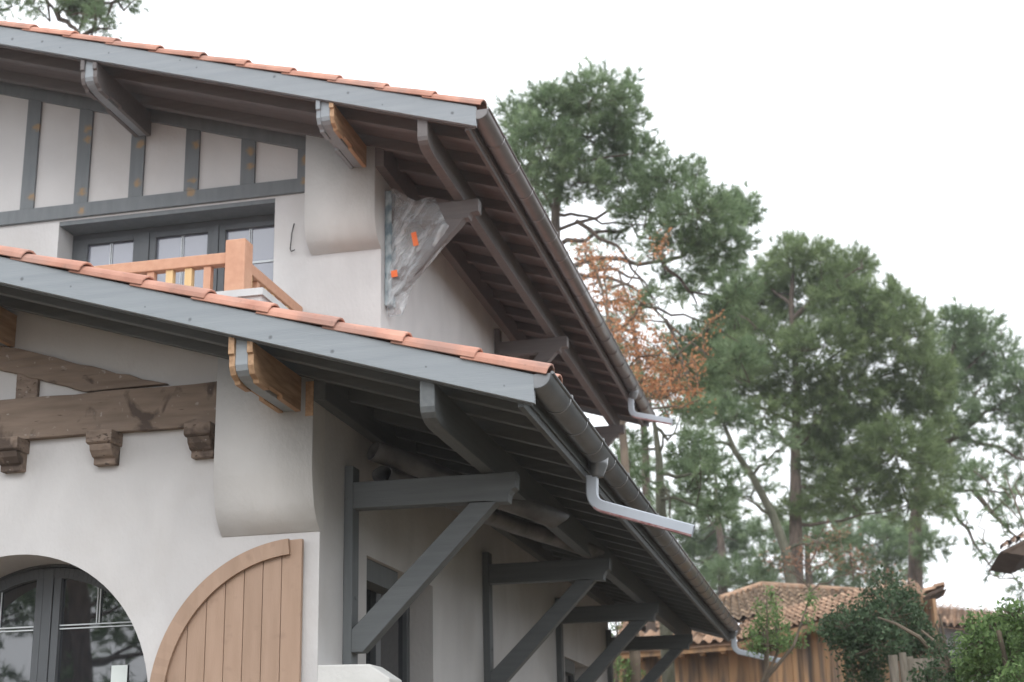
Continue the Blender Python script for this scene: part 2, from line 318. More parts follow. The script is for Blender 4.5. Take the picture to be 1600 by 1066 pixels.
# flared console at the lower corner
def flare(name, prof, x0, x1, yb, zf, mat):
    mb = MB(); n = len(prof)
    P = [(x, y, (zf(x)+.02 if k == 0 else z)) for x in (x0, x1) for k, (y, z) in enumerate(prof)]
    P += [(x0, yb, prof[-1][1]), (x0, yb, zf(x0)+.02), (x1, yb, prof[-1][1]), (x1, yb, zf(x1)+.02)]
    fs = [(i, i+n, i+n+1, i+1) for i in range(n-1)]
    b0, t0, b1, t1 = 2*n, 2*n+1, 2*n+2, 2*n+3
    fs += [tuple(range(n))+(b0, t0), tuple(range(n, 2*n))[::-1]+(t1, b1), (n-1, 2*n-1, b1, b0), (0, t0, t1, n)]
    mb.add(P, fs); o = mb.build(name, mat, house); o.data.polygons.foreach_set('use_smooth', [i < n-1 for i in range(len(o.data.polygons))]); return o
def smooth_prof(pts, m=5):
    out = []
    P = [Vector(p) for p in pts]
    for i in range(len(P)-1):
        p0 = P[max(i-1, 0)]; p1 = P[i]; p2 = P[i+1]; p3 = P[min(i+2, len(P)-1)]
        for k in range(m):
            t = k/m; out.append(tuple(.5*((2*p1)+(p2-p0)*t+(2*p0-5*p1+4*p2-p3)*t*t+(3*p1-p0-3*p2+p3)*t**3)))
    return out+[tuple(P[-1])]
pf = [(7.222, 9), (7.222, 1.70)]+smooth_prof([(7.222, 1.66), (7.236, 1.585), (7.262, 1.48), (7.305, 1.408), (7.364, 1.353)])
flare('wall_console', pf, -3.215, XS+.003, YF+.05, zl_b, m_plaster2)
# stone pad
pad = MB().xz([(-2.70, .30), (-2.29, .30), (-2.275, .58), (-2.385, .653), (-2.70, .66)], 7.37, 7.60)
pad.build('pad_stone', m_stone, house, bevel=.008)

# --- arched french door
YD = 7.735
def ring(mb, cx, cz, r0, r1, a0, a1, y0, y1, n=40):
    A = np.linspace(a0, a1, n+1)
    for a, b in zip(A, A[1:]):
        q = [(cx+r*math.cos(t), cz+r*math.sin(t)) for r, t in ((r0, a), (r1, a), (r1, b), (r0, b))]
        mb.add([(x, y, z) for y in (y0, y1) for x, z in q], [(0, 1, 2, 3), (7, 6, 5, 4), (0, 4, 5, 1), (1, 5, 6, 2), (2, 6, 7, 3), (3, 7, 4, 0)])
fr = MB(); ring(fr, CX, CZ, .81, .95, 0, math.pi, YD, YD+.09)
fr.box(CX-.95, CX-.81, YD, YD+.09, G, CZ); fr.box(CX+.81, CX+.95, YD, YD+.09, G, CZ)
door = fr.build('arched_door', m_frame, house, bevel=.004)
for s in (-1, 1):
    lf = MB(); a0, a1 = (0, math.acos(.006/.80)) if s > 0 else (math.pi-math.acos(.006/.80), math.pi)
    ring(lf, CX, CZ, .745, .805, a0, a1, YD-.012, YD+.05)
    xo, xi = sorted((CX+s*.745, CX+s*.805)); lf.box(xo, xi, YD-.012, YD+.05, G+.02, CZ)
    xo, xi = sorted((CX+s*.034, CX+s*.078)); lf.box(xo, xi, YD-.010, YD+.05, G+.02, CZ+.77)
    lf.box(*sorted((CX+s*.06, CX+s*.76)), YD-.008, YD+.05, -.75, -.65)
    leaf = lf.build('door_leaf', m_frame, door, bevel=.003)
    pn = MB(); P = [(CX+s*.05, YD+.02, -1.4)]+[(CX+s*.77*math.cos(t), YD+.02, CZ+.77*math.sin(t)) for t in np.linspace(0, math.acos(.05/.77), 20)]
    P.insert(1, (CX+s*.77, YD+.02, -1.4)); pn.prism(P, (0, .01, 0)); pn.build('pane', m_glass, door)
    bz = MB(); bz.box(*sorted((CX+s*.078, CX+s*.60)), YD+.006, YD+.012, .951, .958); bz.box(*sorted((CX+s*.078, CX+s*.60)), YD+.006, YD+.012, .970, .977)
    bz.box(CX+s*.312-.011, CX+s*.312-.005, YD+.006, YD+.012, .979, 1.19); bz.box(CX+s*.312+.005, CX+s*.312+.011, YD+.006, YD+.012, .979, 1.19)
    bz.build('glazing_bar', m_bar, door)
MB().box(CX-.030, CX+.030, YD-.016, YD+.05, G+.02, CZ+.80).build('mullion', m_frame, door, bevel=.004)
tag(MB().box(-4.015, -3.918, YD+.008, YD+.011, .61, .737).build('paper_sticker', m_paper, door), 'small pale paper sheet stuck on the right pane')

# --- shutter folded back against the wall
SX, SZ, SR = -2.742, .488, .826
P = [(SX, -1.3), (SX, SZ+SR)]+[(SX+SR*math.cos(t), SZ+SR*math.sin(t)) for t in np.linspace(math.pi*.5+.03, math.pi, 30)]+[(SX-SR, -1.3)]
shm = MB()
def clip_cols(x0, x1):                      # one board of the shutter
    pts = []
    for x in np.linspace(x0, x1, 8): pts.append((x, SZ+math.sqrt(max(0, SR*SR-(x-SX)**2))-.002))
    return [(x1, -1.3), ]+pts[::-1]+[(x0, -1.3)]
bx = [SX-SR+.004, -3.49, -3.388, -3.303, -3.204, -3.096, -2.990, -2.937+.044, -2.843+.015, SX]
bx = [SX-SR+.004]+[SX-.112-.104*k for k in range(6, -1, -1)]+[SX]
for a, b in zip(bx, bx[1:]): shm.xz(clip_cols(a+.0015, b-.0015), 7.322, 7.352)
shm.xz(clip_cols(bx[0]+.01, bx[-1]-.01), 7.336, 7.3505)
shutter = shm.build('shutter', m_shut, house, bevel=.003)
tag(shutter, 'tan board shutter with arched top folded open against the wall')
rm = MB(); ring(rm, SX, SZ, .745, SR+.002, math.pi*.5+.085, math.pi, 7.296, 7.3205, 30); rm.box(SX-SR-.002, SX-.745, 7.296, 7.3205, -1.3, SZ)
rm.build('curved_batten', m_shut, shutter)

# --- old brown truss beams and corbels
def rough_beam(name, pts_top, pts_bot, y0, y1, mat, amp=.006, lab=None):
    n = 26; mb = MB(); V = []
    for i in range(n+1):
        t = i/n
        def L(P):
            return (P[0][0]+(P[1][0]-P[0][0])*t, P[0][1]+(P[1][1]-P[0][1])*t)
        (xt, zt), (xb, zb) = L(pts_top), L(pts_bot)
        j = lambda: random.uniform(-amp, amp)
        V += [(xb, y0+j()*.5, zb+j()), (xt, y0+j()*.5, zt+j()), (xt, y1, zt), (xb, y1, zb)]
    F = [(4*i+k, 4*i+(k+1) % 4, 4*i+4+(k+1) % 4, 4*i+4+k) for i in range(n) for k in range(4)]+[(0, 1, 2, 3), (4*n+3, 4*n+2, 4*n+1, 4*n)]
    mb.add(V, F); o = mb.build(name, mat, house, bevel=.004)
    if lab: tag(o, lab)
    return o
rough_beam('tie_beam', [(-7.9, 2.213), (-3.2155, 2.213)], [(-7.9, 1.972), (-3.2155, 1.972)], YF-.05, YF+.03, m_old, .005, 'weathered brown horizontal beam on small corbels')
rough_beam('diagonal_beam', [(RL, 2.85), (-3.56, 2.226)], [(RL, 2.71), (-4.06, 2.226)], YF-.032, YF+.03, m_old, .007, 'weathered brown sloping beam above the tie beam')
rough_beam('diagonal_beam', [(2*RL+3.56, 2.226), (RL, 2.85)], [(2*RL+4.06, 2.226), (RL, 2.71)], YF-.032, YF+.03, m_old, .007)
rough_beam('king_post', [(-4.502, 2.17), (-4.502, 2.42)], [(-4.365, 2.17), (-4.365, 2.40)], YF-.025, YF+.03, m_olddark, .005)
for cx0 in (-4.555, -3.985, -3.405, -5.13, -5.70, -6.28):
    y_ = YF
    pr = [(y_+.01, 1.970), (y_-.135, 1.970), (y_-.135, 1.905), (y_-.118, 1.895), (y_-.118, 1.875)]+[(y_-.118+.075*math.sin(t*math.pi/2)*1.0, 1.875-.06*(1-math.cos(t*math.pi/2))-.02*t) for t in (.3, .6, 1)]+[(y_-.04, 1.79), (y_+.01, 1.79)]
    mb = MB().yz([(y_+.01, 1.970), (y_-.135, 1.970), (y_-.135, 1.905), (y_-.115, 1.895)][::1]+[(y_+.01, 1.895)], cx0, cx0+.155)
    mb.yz([(y_+.01, 1.8955), (y_-.115, 1.8955), (y_-.105, 1.862), (y_-.075, 1.832), (y_-.052, 1.825), (y_-.052, 1.79), (y_+.01, 1.79)], cx0+.012, cx0+.143)
    c = mb.build('corbel', m_olddark, house, bevel=.006)

# --- timbers of the eaves
def purlin(name, x0, x1, yf, yb, zb, zf, mat, chs=.0, shallow=1.0):
    nose = [(yf, zb+.075), (yf+.012, zb+.048), (yf+.04, zb+.026), (yf+.085, zb+.011), (yf+.16, zb+.002), (yf+.26, zb)]
    mb = MB(); n = len(nose)
    P = []
    for x in (x0, x1):
        P += [(x, yf, zf(x)-.002)]+[(x, y, z) for y, z in nose]+[(x, yb, zb), (x, yb, zf(x)-.002)]
    m_ = n+3
    F = [tuple(range(m_)), tuple(range(m_, 2*m_))[::-1]]+[(i, i+m_, (i+1) % m_+m_, (i+1) % m_) for i in range(m_)]
    mb.add(P, F); return mb.build(name, mat, house, bevel=.004)
purlin('eaves_purlin', -1.874, -1.800, 6.545, 18.3, 1.695, zl_b, m_painty)
purlin('eaves_purlin', -2.563, -2.490, 8.915, 17.75, 4.250, zu_b, m_raf2)
def clad_purlin(xc, yf, yw, zb, zf, cheek_mat, lab, left_mat=None):
    p = purlin('short_purlin', xc-.033, xc+.033, yf+.006, yw, zb, zf, m_barge); tag(p, lab)
    for s in (-1, 1):
        a, b = sorted((xc+s*.034, xc+s*.065)); mb = MB()
        # upper cheek with stepped ends, slightly proud at the nose
        def body(dy, z0, pts):
            P = []
            for x in (a, b): P += [(x, y, (zf(x)-.003 if z is None else z)) for y, z in pts]
            m_ = len(pts); mb.add(P, [tuple(range(m_)), tuple(range(m_, 2*m_))[::-1]]+[(i, i+m_, (i+1) % m_+m_, (i+1) % m_) for i in range(m_)])
        body(0, 0, [(yf-.012, None), (yf-.012, zb+.13), (yf+.004, zb+.125), (yf+.006, zb+.07), (yf+.03, zb+.03), (yf+.075, zb+.012), (yf+.085, zb-.004), (yf+.22, zb-.006), (yf+.225, zb+.016),
                    (yf+.40, zb+.016), (yf+.405, zb-.004), (yw, zb-.006), (yw, None)])
        mb.build('cheek', left_mat if (left_mat and s < 0) else cheek_mat, p, bevel=.002)
    return p
clad_purlin(-2.793, 6.55, 7.235, 1.985, zl_b, m_rawwood, 'short purlin end with raw orange wood cheeks over the lower corner')
clad_purlin(-3.229, 8.90, 9.66, 4.484, zu_b, m_rawwood, 'short purlin end with a raw orange cheek over the upper corner', m_barge)
clad_purlin(-5.068, 8.90, 9.80, 5.035, zu_b, m_raf2, 'grey painted short purlin end at the upper gable')
clad_purlin(-4.610, 6.55, YF, 2.545, zl_b, m_rawwood, 'raw orange short purlin under the lower gable')
MB().box(-2.70, XS+.006, 7.215, 7.221, 1.95, 2.14).build('wood_shim', m_rawwood, house)

# wall plates
MB().box(XS-.05, XS+.07, 7.226, 17.3, 2.035, 2.20).build('wall_plate', m_painty, house, bevel=.004)
MB().box(-3.15, -3.03, 9.643, 17.5, 4.475, 4.66).build('wall_plate', m_raf2, house, bevel=.004)

# --- roofs
def roof(tagname, xe, ridge, y0, y1, zb, zt, raf_y, m_raf, m_sof, xf, tile_x0, gut_x, gut_z, gm_, ny, lab):
    # deck
    mb = MB(); s0 = .085
    for sgn in (1, -1):
        fx = (lambda x: x) if sgn == 1 else (lambda x: 2*ridge-x)
        P = [(fx(xe-.03), y, z) for y in (y0+.034, y1-.034) for z in (zb(xe-.03)+s0, zt(xe-.03)-.01)]
        Q = [(fx(ridge), y, z) for y in (y0+.034, y1-.034) for z in (zb(ridge)+s0, zt(ridge)-.01)]
        mb.add(P+Q, [(0, 2, 6, 4), (1, 5, 7, 3), (0, 1, 3, 2), (0, 4, 5, 1), (2, 3, 7, 6)])
    r = mb.build('roof', m_sof, house); tag(r, lab)
    # rafters (only the slope above the camera side and the gable)
    xi = ridge
    for y in raf_y:
        mb = MB().prism([(xf-.002, y, zb(xf)), (xi, y, zb(xi)), (xi, y, zb(xi)+s0+.004), (xf-.002, y, zb(xf)+s0+.004)], (0, .062, 0))
        mb.build('rafter', m_raf, r, bevel=.003)
    # barge boards
    for yy in (y0, y1-.033):
        for sgn in (1, -1):
            fx = (lambda x: x) if sgn == 1 else (lambda x: 2*ridge-x)
            b = MB().prism([(fx(xe), yy, zb(xe)), (fx(xe), yy, zt(xe)), (fx(ridge), yy, zt(ridge)), (fx(ridge), yy, zb(ridge))], (0, .033, 0))
            b.build('barge_board', m_barge, r, bevel=.003)
            b = MB().prism([(fx(xe-.02), yy+.034, zb(xe-.02)-.006), (fx(xe-.02), yy+.034, zb(xe-.02)+.06), (fx(ridge), yy+.034, zb(ridge)+.06), (fx(ridge), yy+.034, zb(ridge)-.006)], (0, .018 if yy == y0 else -.05, 0))
            if yy == y0: b.build('barge_fillet', m_raf, r)
    # fascia
    MB().box(xf, xf+.028, y0+.053, y1-.04, zb(xf)-.028, zt(xf)-.02).build('fascia', m_raf, r, bevel=.003)
    MB().box(xf+.0285, xf+.040, y0+.053, y1-.04, zb(xf)+.01, zt(xf)-.022).build('fascia_strip', m_raf, r, bevel=.002)
    # canal tiles
    d = np.array((math.cos(SL), 0, -math.sin(SL))); nn = np.array((math.sin(SL), 0, math.cos(SL))); sy = np.array((0, 1., 0))
    V = []; F = []; seg = 8; th = .012; pitch = .362; Lt = .43
    zt0 = zt(xe)-.004
    nrow = int((tile_x0-ridge)/(pitch*math.cos(SL)))+1
    for c in range(ny):
        yc = y0+.065+c*(y1-y0-.13)/(ny-1)
        for k in range(nrow):
            jx = random.uniform(-.006, .006)*(c > 0 or k > 0); ja = random.uniform(-.012, .012)
            base = np.array((tile_x0-k*pitch*math.cos(SL)+jx-(.06 if c > 1 else 0), yc, 0.)); base[2] = zt0-T*(base[0]-xe)-(.042 if c > 1 else 0)
            lo = base+nn*.014; up = base-d*Lt
            for sgn in (1, -1):
                if sgn == -1 and c > 2: continue
                n0 = len(V)
                for (C, rad_, hh) in ((lo, .088, .072), (up, .076, .060)):
                    for rr in (0, th):
                        for s_ in range(seg+1):
                            a = math.pi*s_/seg
                            p = C+sy*((rad_-rr)*math.cos(a)+ja*(.5 if rad_ > .08 else -.5))+nn*((hh-rr)*math.sin(a))
                            V.append((p[0] if sgn == 1 else 2*ridge-p[0], p[1], p[2]))
                g = seg+1
                for s_ in range(seg):
                    F.append((n0+s_, n0+s_+1, n0+2*g+s_+1, n0+2*g+s_)); F.append((n0+g+s_, n0+3*g+s_, n0+3*g+s_+1, n0+g+s_+1))
                    F.append((n0+s_, n0+g+s_, n0+g+s_+1, n0+s_+1)); F.append((n0+2*g+s_, n0+2*g+s_+1, n0+3*g+s_+1, n0+3*g+s_))
                F.append((n0, n0+2*g, n0+3*g, n0+g)); F.append((n0+seg, n0+g+seg, n0+3*g+seg, n0+2*g+seg))
    me = bpy.data.meshes.new('roof_tiles'); me.from_pydata(V, [], F)
    o = link_mesh('roof_tiles', me, m_tile, r)
    b = o.modifiers.new('bevel', 'BEVEL'); b.width = .003; b.segments = 1; b.limit_method = 'ANGLE'
    # channel tiles between the covers at the eaves: a wavy strip
    mb = MB()
    for c in range(ny-1):
        yc = y0+.065+(c+.5)*(y1-y0-.13)/(ny-1); n0 = len(mb.v)
        for x in (tile_x0-.05, tile_x0-1.0):
            for s_ in range(7):
                a = math.pi*s_/6; z = zt0-T*(x-xe)-.004-.018*math.sin(a)+.0
                mb.v.append((x, yc+.07*math.cos(a), z))
        for s_ in range(6): mb.f.append((n0+s_, n0+s_+1, n0+7+s_+1, n0+7+s_))
    mb.build('channel_tiles', m_tile, r)
    # gutter: half round trough with bead, joints and hooks
    gr = .070; mb = MB(); A = np.linspace(math.pi, 2*math.pi, 15); ya, yb = y0+.002, y1-.03
    V = []; 
    for y in (ya, yb):
        for rr in (gr, gr-.004):
            for a in A: V.append((gut_x+rr*math.cos(a), y, gut_z+rr*math.sin(a)))
    g = 15; F = []
    for s_ in range(14): F += [(s_, s_+1, 2*g+s_+1, 2*g+s_), (g+s_, 3*g+s_, 3*g+s_+1, g+s_+1), (s_, g+s_, g+s_+1, s_+1), (2*g+s_, 2*g+s_+1, 3*g+s_+1, 3*g+s_)]
    mb.add(V, F); mb.tube([(gut_x+gr+.003, ya, gut_z+.002), (gut_x+gr+.003, yb, gut_z+.002)], .008, 8)
    for y in (ya, yb-.004):
        mb.prism([(gut_x+(gr-.002)*math.cos(a), y, gut_z+(gr-.002)*math.sin(a)) for a in A], (0, .004, 0))
    gt = mb.build('gutter', gm_, house, smooth=False)
    for p in gt.data.polygons: p.use_smooth = len(p.vertices) == 4
    y = y0+.47
    while y < y1-.1:
        b = MB(); V = []
        for yy in (y, y+.022):
            for a in np.linspace(math.pi, 2*math.pi, 13): V.append((gut_x+(gr+.005)*math.cos(a), yy, gut_z+(gr+.005)*math.sin(a)))
        for yy in (y, y+.022):
            for a in np.linspace(math.pi, 2*math.pi, 13): V.append((gut_x+(gr+.0005)*math.cos(a), yy, gut_z+(gr+.0005)*math.sin(a)))
        F = []
        for s_ in range(12): F += [(s_, s_+1, 13+s_+1, 13+s_), (s_, 26+s_, 26+s_+1, s_+1), (13+s_, 13+s_+1, 39+s_+1, 39+s_)]
        b.add(V, F); b.box(gut_x+gr-.004, gut_x+gr+.014, y, y+.022, gut_z-.004, gut_z+.014)
        b.build('gutter_strap', gm_, gt); y += .487
    return r, gt
ry = [6.80, 7.155]+[7.61+.455*k for k in range(24)]
roofL, gutL = roof('lower', -1.308, RL, 6.5, 18.62, zl_b, zl_t, ry, m_paintx, m_soff, -1.398, -1.25, -1.293, 1.872, m_zinc, 62, 'lower terracotta roof over the ground floor')
ru = [9.16, 9.62]+[10.02+.53*k for k in range(15)]
roofU, gutU = roof('upper', -2.135, RU, 8.87, 17.85, zu_b, zu_t, ru, m_raf2, m_soff2, -2.228, -2.105, -2.119, 4.452, m_zincb, 46, 'upper terracotta roof over the gable')

# --- spouts of the gutters
def spout(gx, gz, y, pts, hw, lab=None, film=True):
    f = MB(); f.tube([(gx, y, gz-.03), (gx, y, gz-.075), (gx-.01, y, gz-.13), (gx-.01, y, gz-.145)], [.062, .055, .040, .038], 16)
    o = f.build('spout', m_zinc, house, smooth=True)
    if lab: tag(o, lab)
    # rectangular tube swept along a rounded path in the xz plane
    P = [Vector((a, 0, b)) for a, b in pts]; path = [P[0]]
    for i in range(1, len(P)-1):
        a = P[i]+(P[i-1]-P[i]).normalized()*.075; b = P[i]+(P[i+1]-P[i]).normalized()*.075
        for t in np.linspace(0, 1, 7): path.append(a*(1-t)**2+P[i]*2*t*(1-t)+b*t*t)
    path.append(P[-1]); mb = MB(); V = []; F = []; ns = 8
    def sect(h, i):
        t = (path[min(i+1, len(path)-1)]-path[max(i-1, 0)]).normalized(); nrm = Vector((-t.z, 0, t.x)); 
        c = []
        for u, v in ((-1, -.8), (-.8, -1), (.8, -1), (1, -.8), (1, .8), (.8, 1), (-.8, 1), (-1, .8)):
            c.append(tuple(path[i]+nrm*(u*h)+Vector((0, y+v*h*.9, 0))))
        return c
    for h in (hw, hw-.004):
        for i in range(len(path)): V += sect(h, i)
    L = len(path)
    for q in range(2):
        for i in range(L-1):
            for k in range(ns): F.append((q*L*ns+i*ns+k, q*L*ns+i*ns+(k+1) % ns, q*L*ns+(i+1)*ns+(k+1) % ns, q*L*ns+(i+1)*ns+k))
    for k in range(ns): F.append(((L-1)*ns+k, (L-1)*ns+(k+1) % ns, L*ns+(L-1)*ns+(k+1) % ns, L*ns+(L-1)*ns+k))
    mb.add(V, F); pp = mb.build('spout_pipe', m_spout, o)
    if film:
        fm = MB(); V = []; R_ = range(8, L)
        for i in list(range(5, L-1))+[L-1]:
            t = (path[min(i+1, L-1)]-path[max(i-1, 0)]).normalized(); nrm = Vector((-t.z, 0, t.x)); 
            if nrm.z > 0: nrm = -nrm
            for vv in (-.93, .6): V.append(tuple(path[i]+nrm*(hw+.0015)+Vector((0, y+vv*hw*.9, 0))))
            V.append(tuple(path[i]+nrm*(hw*.72)+Vector((0, y-hw*.9-.0015, 0))))
        k_ = len(V)//3
        for i in range(k_-1): F_ = None; fm.f += [(3*i, 3*i+1, 3*i+4, 3*i+3), (3*i+2, 3*i, 3*i+3, 3*i+5)]
        fm.v = V; fm.build('protective_film', m_film, o)
    return o
spout(-1.293, 1.872, 8.24, [(-1.330, 1.735), (-1.338, 1.575), (-.770, 1.385)], .033, 'pale rectangular spout with pink film under the lower gutter')
spout(-2.119, 4.452, 16.33, [(-2.152, 4.32), (-2.155, 4.13), (-1.690, 4.005)], .033, 'pale spout under the far end of the upper gutter')
spout(-1.293, 1.872, 18.2, [(-1.290, 1.75), (-1.290, 1.585), (-.74, 1.44)], .032, 'pale spout under the far end of the lower gutter', film=False)

# --- brackets
def lower_bracket(y):
    dy = .115
    b = MB().box(XS+.001, -2.610, y, y+dy, .655, 1.785)
    for z in (1.05, 1.55): b.tube([(-2.607, y+.055, z), (-2.600, y+.055, z)], .012, 8)
    b.tube([(-2.648, y-.006, 1.60), (-2.648, y+.002, 1.60)], .01, 8)
    o = b.build('bracket', m_paintz, house, bevel=.005)
    a = MB().xz([(-2.6105, 1.690), (-2.6105, 1.542), (-1.86, 1.536), (-1.775, 1.526), (-1.722, 1.524), (-1.722, 1.542), (-1.717, 1.568), (-1.703, 1.590), (-1.678, 1.602), (-1.670, 1.690)], y+.001, y+dy-.012)
    a.build('arm', m_paintx, o, bevel=.005)
    c = MB().xz([(-2.6095, .875), (-2.6095, .752), (-2.545, .752), (-1.785, 1.5285), (-1.935, 1.532)], y-.004, y+dy-.02)
    c.build('brace', m_paintx, o, bevel=.005)
    return o
def copy_part(o, dy):
    c = o.copy(); sc.collection.objects.link(c); c.parent = house; c.location = o.location+Vector((0, dy, 0))
    for ch in o.children:
        d = ch.copy(); sc.collection.objects.link(d); d.parent = c
    return c
b0 = lower_bracket(7.754)
for y in (11.02, 13.95, 17.02): copy_part(b0, y-7.754)
def upper_bracket(y, mat):
    dy = .11
    o = MB().box(-3.101, -3.048, y, y+dy, 3.47, 4.385).build('bracket', mat, house, bevel=.005)
    a = MB().xz([(-3.0485, 4.245), (-3.0485, 4.115), (-2.475, 4.100), (-2.452, 4.100), (-2.450, 4.122), (-2.435, 4.140), (-2.378, 4.146), (-2.374, 4.2465)], y+.001, y+dy-.012)
    a.build('arm', m_raf2, o, bevel=.004)
    pts = [(-3.0485, 3.56), (-2.96, 3.60), (-2.80, 3.76), (-2.66, 3.92), (-2.53, 4.05), (-2.48, 4.108), (-2.66, 4.108), (-2.76, 3.98), (-2.88, 3.84), (-3.0, 3.73), (-3.0485, 3.70)]
    MB().xz(pts, y+.004, y+dy-.02).build('brace', m_raf2, o, bevel=.004)
    return o
u0 = upper_bracket(9.90, m_wrapped)
u1 = upper_bracket(13.5, m_raf2); copy_part(u1, 3.75)

# --- side windows of the lower wall
for (ya, yb, za, zb_) in ((8.171, 9.599, -.9, 1.345), (14.374, 15.776, -.2, 1.27)):
    X = XS-.16
    f = MB(); f.box(X-.06, X, ya+.001, ya+.07, za, zb_-.001); f.box(X-.06, X, yb-.07, yb-.001, za, zb_-.001); f.box(X-.06, X, ya+.071, yb-.071, zb_-.075, zb_-.001); f.box(X-.06, X, ya+.071, yb-.071, za+.001, za+.07)
    f.box(X-.05, X+.008, (ya+yb)/2-.05, (ya+yb)/2+.05, za+.071, zb_-.076)
    w_ = f.build('side_window', m_frame, house, bevel=.003)
    MB().box(X-.04, X-.03, ya+.05, yb-.05, za+.05, zb_-.05).build('pane', m_glass, w_)
    g = MB().box(X+.010, XS-.03, ya+.002, ya+.72, zb_-.13, zb_-.002); g.build('shutter_box', m_paintz, w_)

# --- upper wall
YU = 9.81; XU = -3.102
wu = MB()
for a, b in [(-13.7, RU), (RU, -6.9), (-6.9, -5.75), (-5.75, -3.947), (-3.947, XU)]:
    z0 = 4.385 if abs(a+5.75) < .01 else 1.9
    wu.add([(a, YU, z0), (b, YU, z0), (b, YU, UB(b)+.06), (a, YU, UB(a)+.06)], [(0, 1, 2, 3)])
wu.add([(-5.75, YU, 1.9), (-3.947, YU, 1.9), (-3.947, YU, 3.15), (-5.75, YU, 3.15)], [(0, 1, 2, 3)])
for x in (-5.75, -3.947): wu.add([(x, YU, 3.15), (x, YU+.26, 3.15), (x, YU+.26, 4.385), (x, YU, 4.385)], [(0, 1, 2, 3)])
wu.add([(-5.75, YU, 3.15), (-3.947, YU, 3.15), (-3.947, YU+.26, 3.15), (-5.75, YU+.26, 3.15)], [(0, 1, 2, 3)])
side_wall(wu, XU, YU, 17.4, 4.70, [], z0=1.9)
wu.add([(XU, 17.4, 1.9), (-13.7, 17.4, 1.9), (-13.7, 17.4, 4.7), (XU, 17.4, 4.7)], [(0, 1, 2, 3)])
wu.add([(-13.7, YU, 1.9), (-13.7, 17.4, 1.9), (-13.7, 17.4, 4.7), (-13.7, YU, 4.7)], [(0, 1, 2, 3)])
wu.build('upper_wall', m_plaster, house, fix=False)
MB().box(-5.748, -3.949, YU+.004, YU+.235, 4.352, 4.384).build('lintel_board', m_stud, house)
pf = [(9.638, 9), (9.638, 4.16)]+smooth_prof([(9.638, 4.12), (9.648, 4.05), (9.680, 3.975), (9.728, 3.925), (9.808, 3.888)])
flare('wall_console', pf, -3.645, XU+.003, YU+.05, zu_b, m_plaster2)

# half timbering
MB().box(-8.6, -3.646, YU-.026, YU+.02, 4.402, 4.518).build('sill_beam', m_stud, house, bevel=.004)
rb = lambda x: 4.762-T*(x+3.745)
MB().prism([(-3.646, YU-.030, rb(-3.646)), (-3.646, YU-.030, rb(-3.646)+.20), (RU, YU-.030, rb(RU)+.20), (RU, YU-.030, rb(RU))], (0, .05, 0)).build('rake_beam', m_stud, house, bevel=.004)
xs_ = -3.745
for i in range(10):
    x0 = -3.766-.466*i; x1 = x0+.118
    MB().prism([(x0, YU-.022, 4.5185), (x1, YU-.022, 4.5185), (x1, YU-.022, rb(x1)-.001), (x0, YU-.022, rb(x0)-.001)], (0, .04, 0)).build('stud', m_stud, house, bevel=.003)

# upper french window
YW = 10.03
f = MB(); f.box(-5.748, -3.949, YW, YW+.07, 4.305, 4.351); f.box(-5.748, -5.69, YW, YW+.07, 3.16, 4.3045); f.box(-3.99, -3.949, YW, YW+.07, 3.16, 4.3045)
wf = f.build('french_window', m_frame, house, bevel=.003)
for (a, b) in ((-5.688, -5.155), (-5.075, -4.545), (-4.49, -3.992)):
    l = MB(); fw = .052 if a > -5.6 else .075
    l.box(a, a+fw, YW-.010, YW+.05, 3.17, 4.304); l.box(b-fw*.8, b, YW-.010, YW+.05, 3.17, 4.304); l.box(a+fw, b-fw*.8, YW-.010, YW+.05, 4.258, 4.304); l.box(a+fw, b-fw*.8, YW-.010, YW+.05, 3.17, 3.27)
    l.build('window_leaf', m_frame, wf, bevel=.003)
    MB().box(a+.02, b-.02, YW+.022, YW+.030, 3.2, 4.29).build('pane', m_glass2, wf)
    c = (a+fw+b-fw*.8)/2; g = MB(); g.box(c-.010, c-.004, YW+.012, YW+.018, 3.27, 4.257); g.box(c+.004, c+.010, YW+.012, YW+.018, 3.27, 4.257)
    for z in (3.972,): g.box(a+fw, b-fw*.8, YW+.0115, YW+.0185, z-.008, z+.008)
    g.build('glazing_bar', m_bar, wf)
for (a, b) in ((-5.153, -5.077), (-4.543, -4.492)): MB().box(a, b, YW-.02, YW+.05, 3.17, 4.304).build('mullion', m_frame, wf, bevel=.003)

# balcony
YB = 8.62
bal = MB().box(-6.1, -3.54, YB-.02, YU-.002, 3.10, 3.196).build('balcony', m_plaster, house)
fl = MB().box(-6.12, -3.522, YB-.04, YB-.02, 3.165, 3.214); fl.box(-3.54, -3.522, YB-.0195, YU-.003, 3.165, 3.214); fl.box(-6.1, -3.541, YB-.019, YU-.003, 3.197, 3.208)
fl.build('metal_edging', m_flash, bal)
for px_ in (-3.815, -6.05): MB().box(px_, px_+.142, YB, YB+.142, 3.209, 3.592).build('corner_post', m_rail, bal, bevel=.008)
MB().box(-5.907, -3.8155, YB+.03, YB+.11, 3.435, 3.515).build('handrail', m_rail, bal, bevel=.006)
MB().box(-3.785, -3.705, YB+.1425, YU-.001, 3.405, 3.485).build('handrail', m_rail, bal, bevel=.006)
for i in range(15):
    x = -3.985-.137*i
    if x < -5.85: break
    MB().box(x, x+.052, YB+.045, YB+.095, 3.2085, 3.4345).build('baluster', m_rail if i % 3 == 0 else m_rail2, bal, bevel=.003)
for i in range(7):
    y = YB+.20+.137*i
    MB().box(-3.772, -3.718, y, y+.052, 3.2085, 3.4045).build('baluster', m_rail if i % 3 == 1 else m_rail2, bal, bevel=.003)
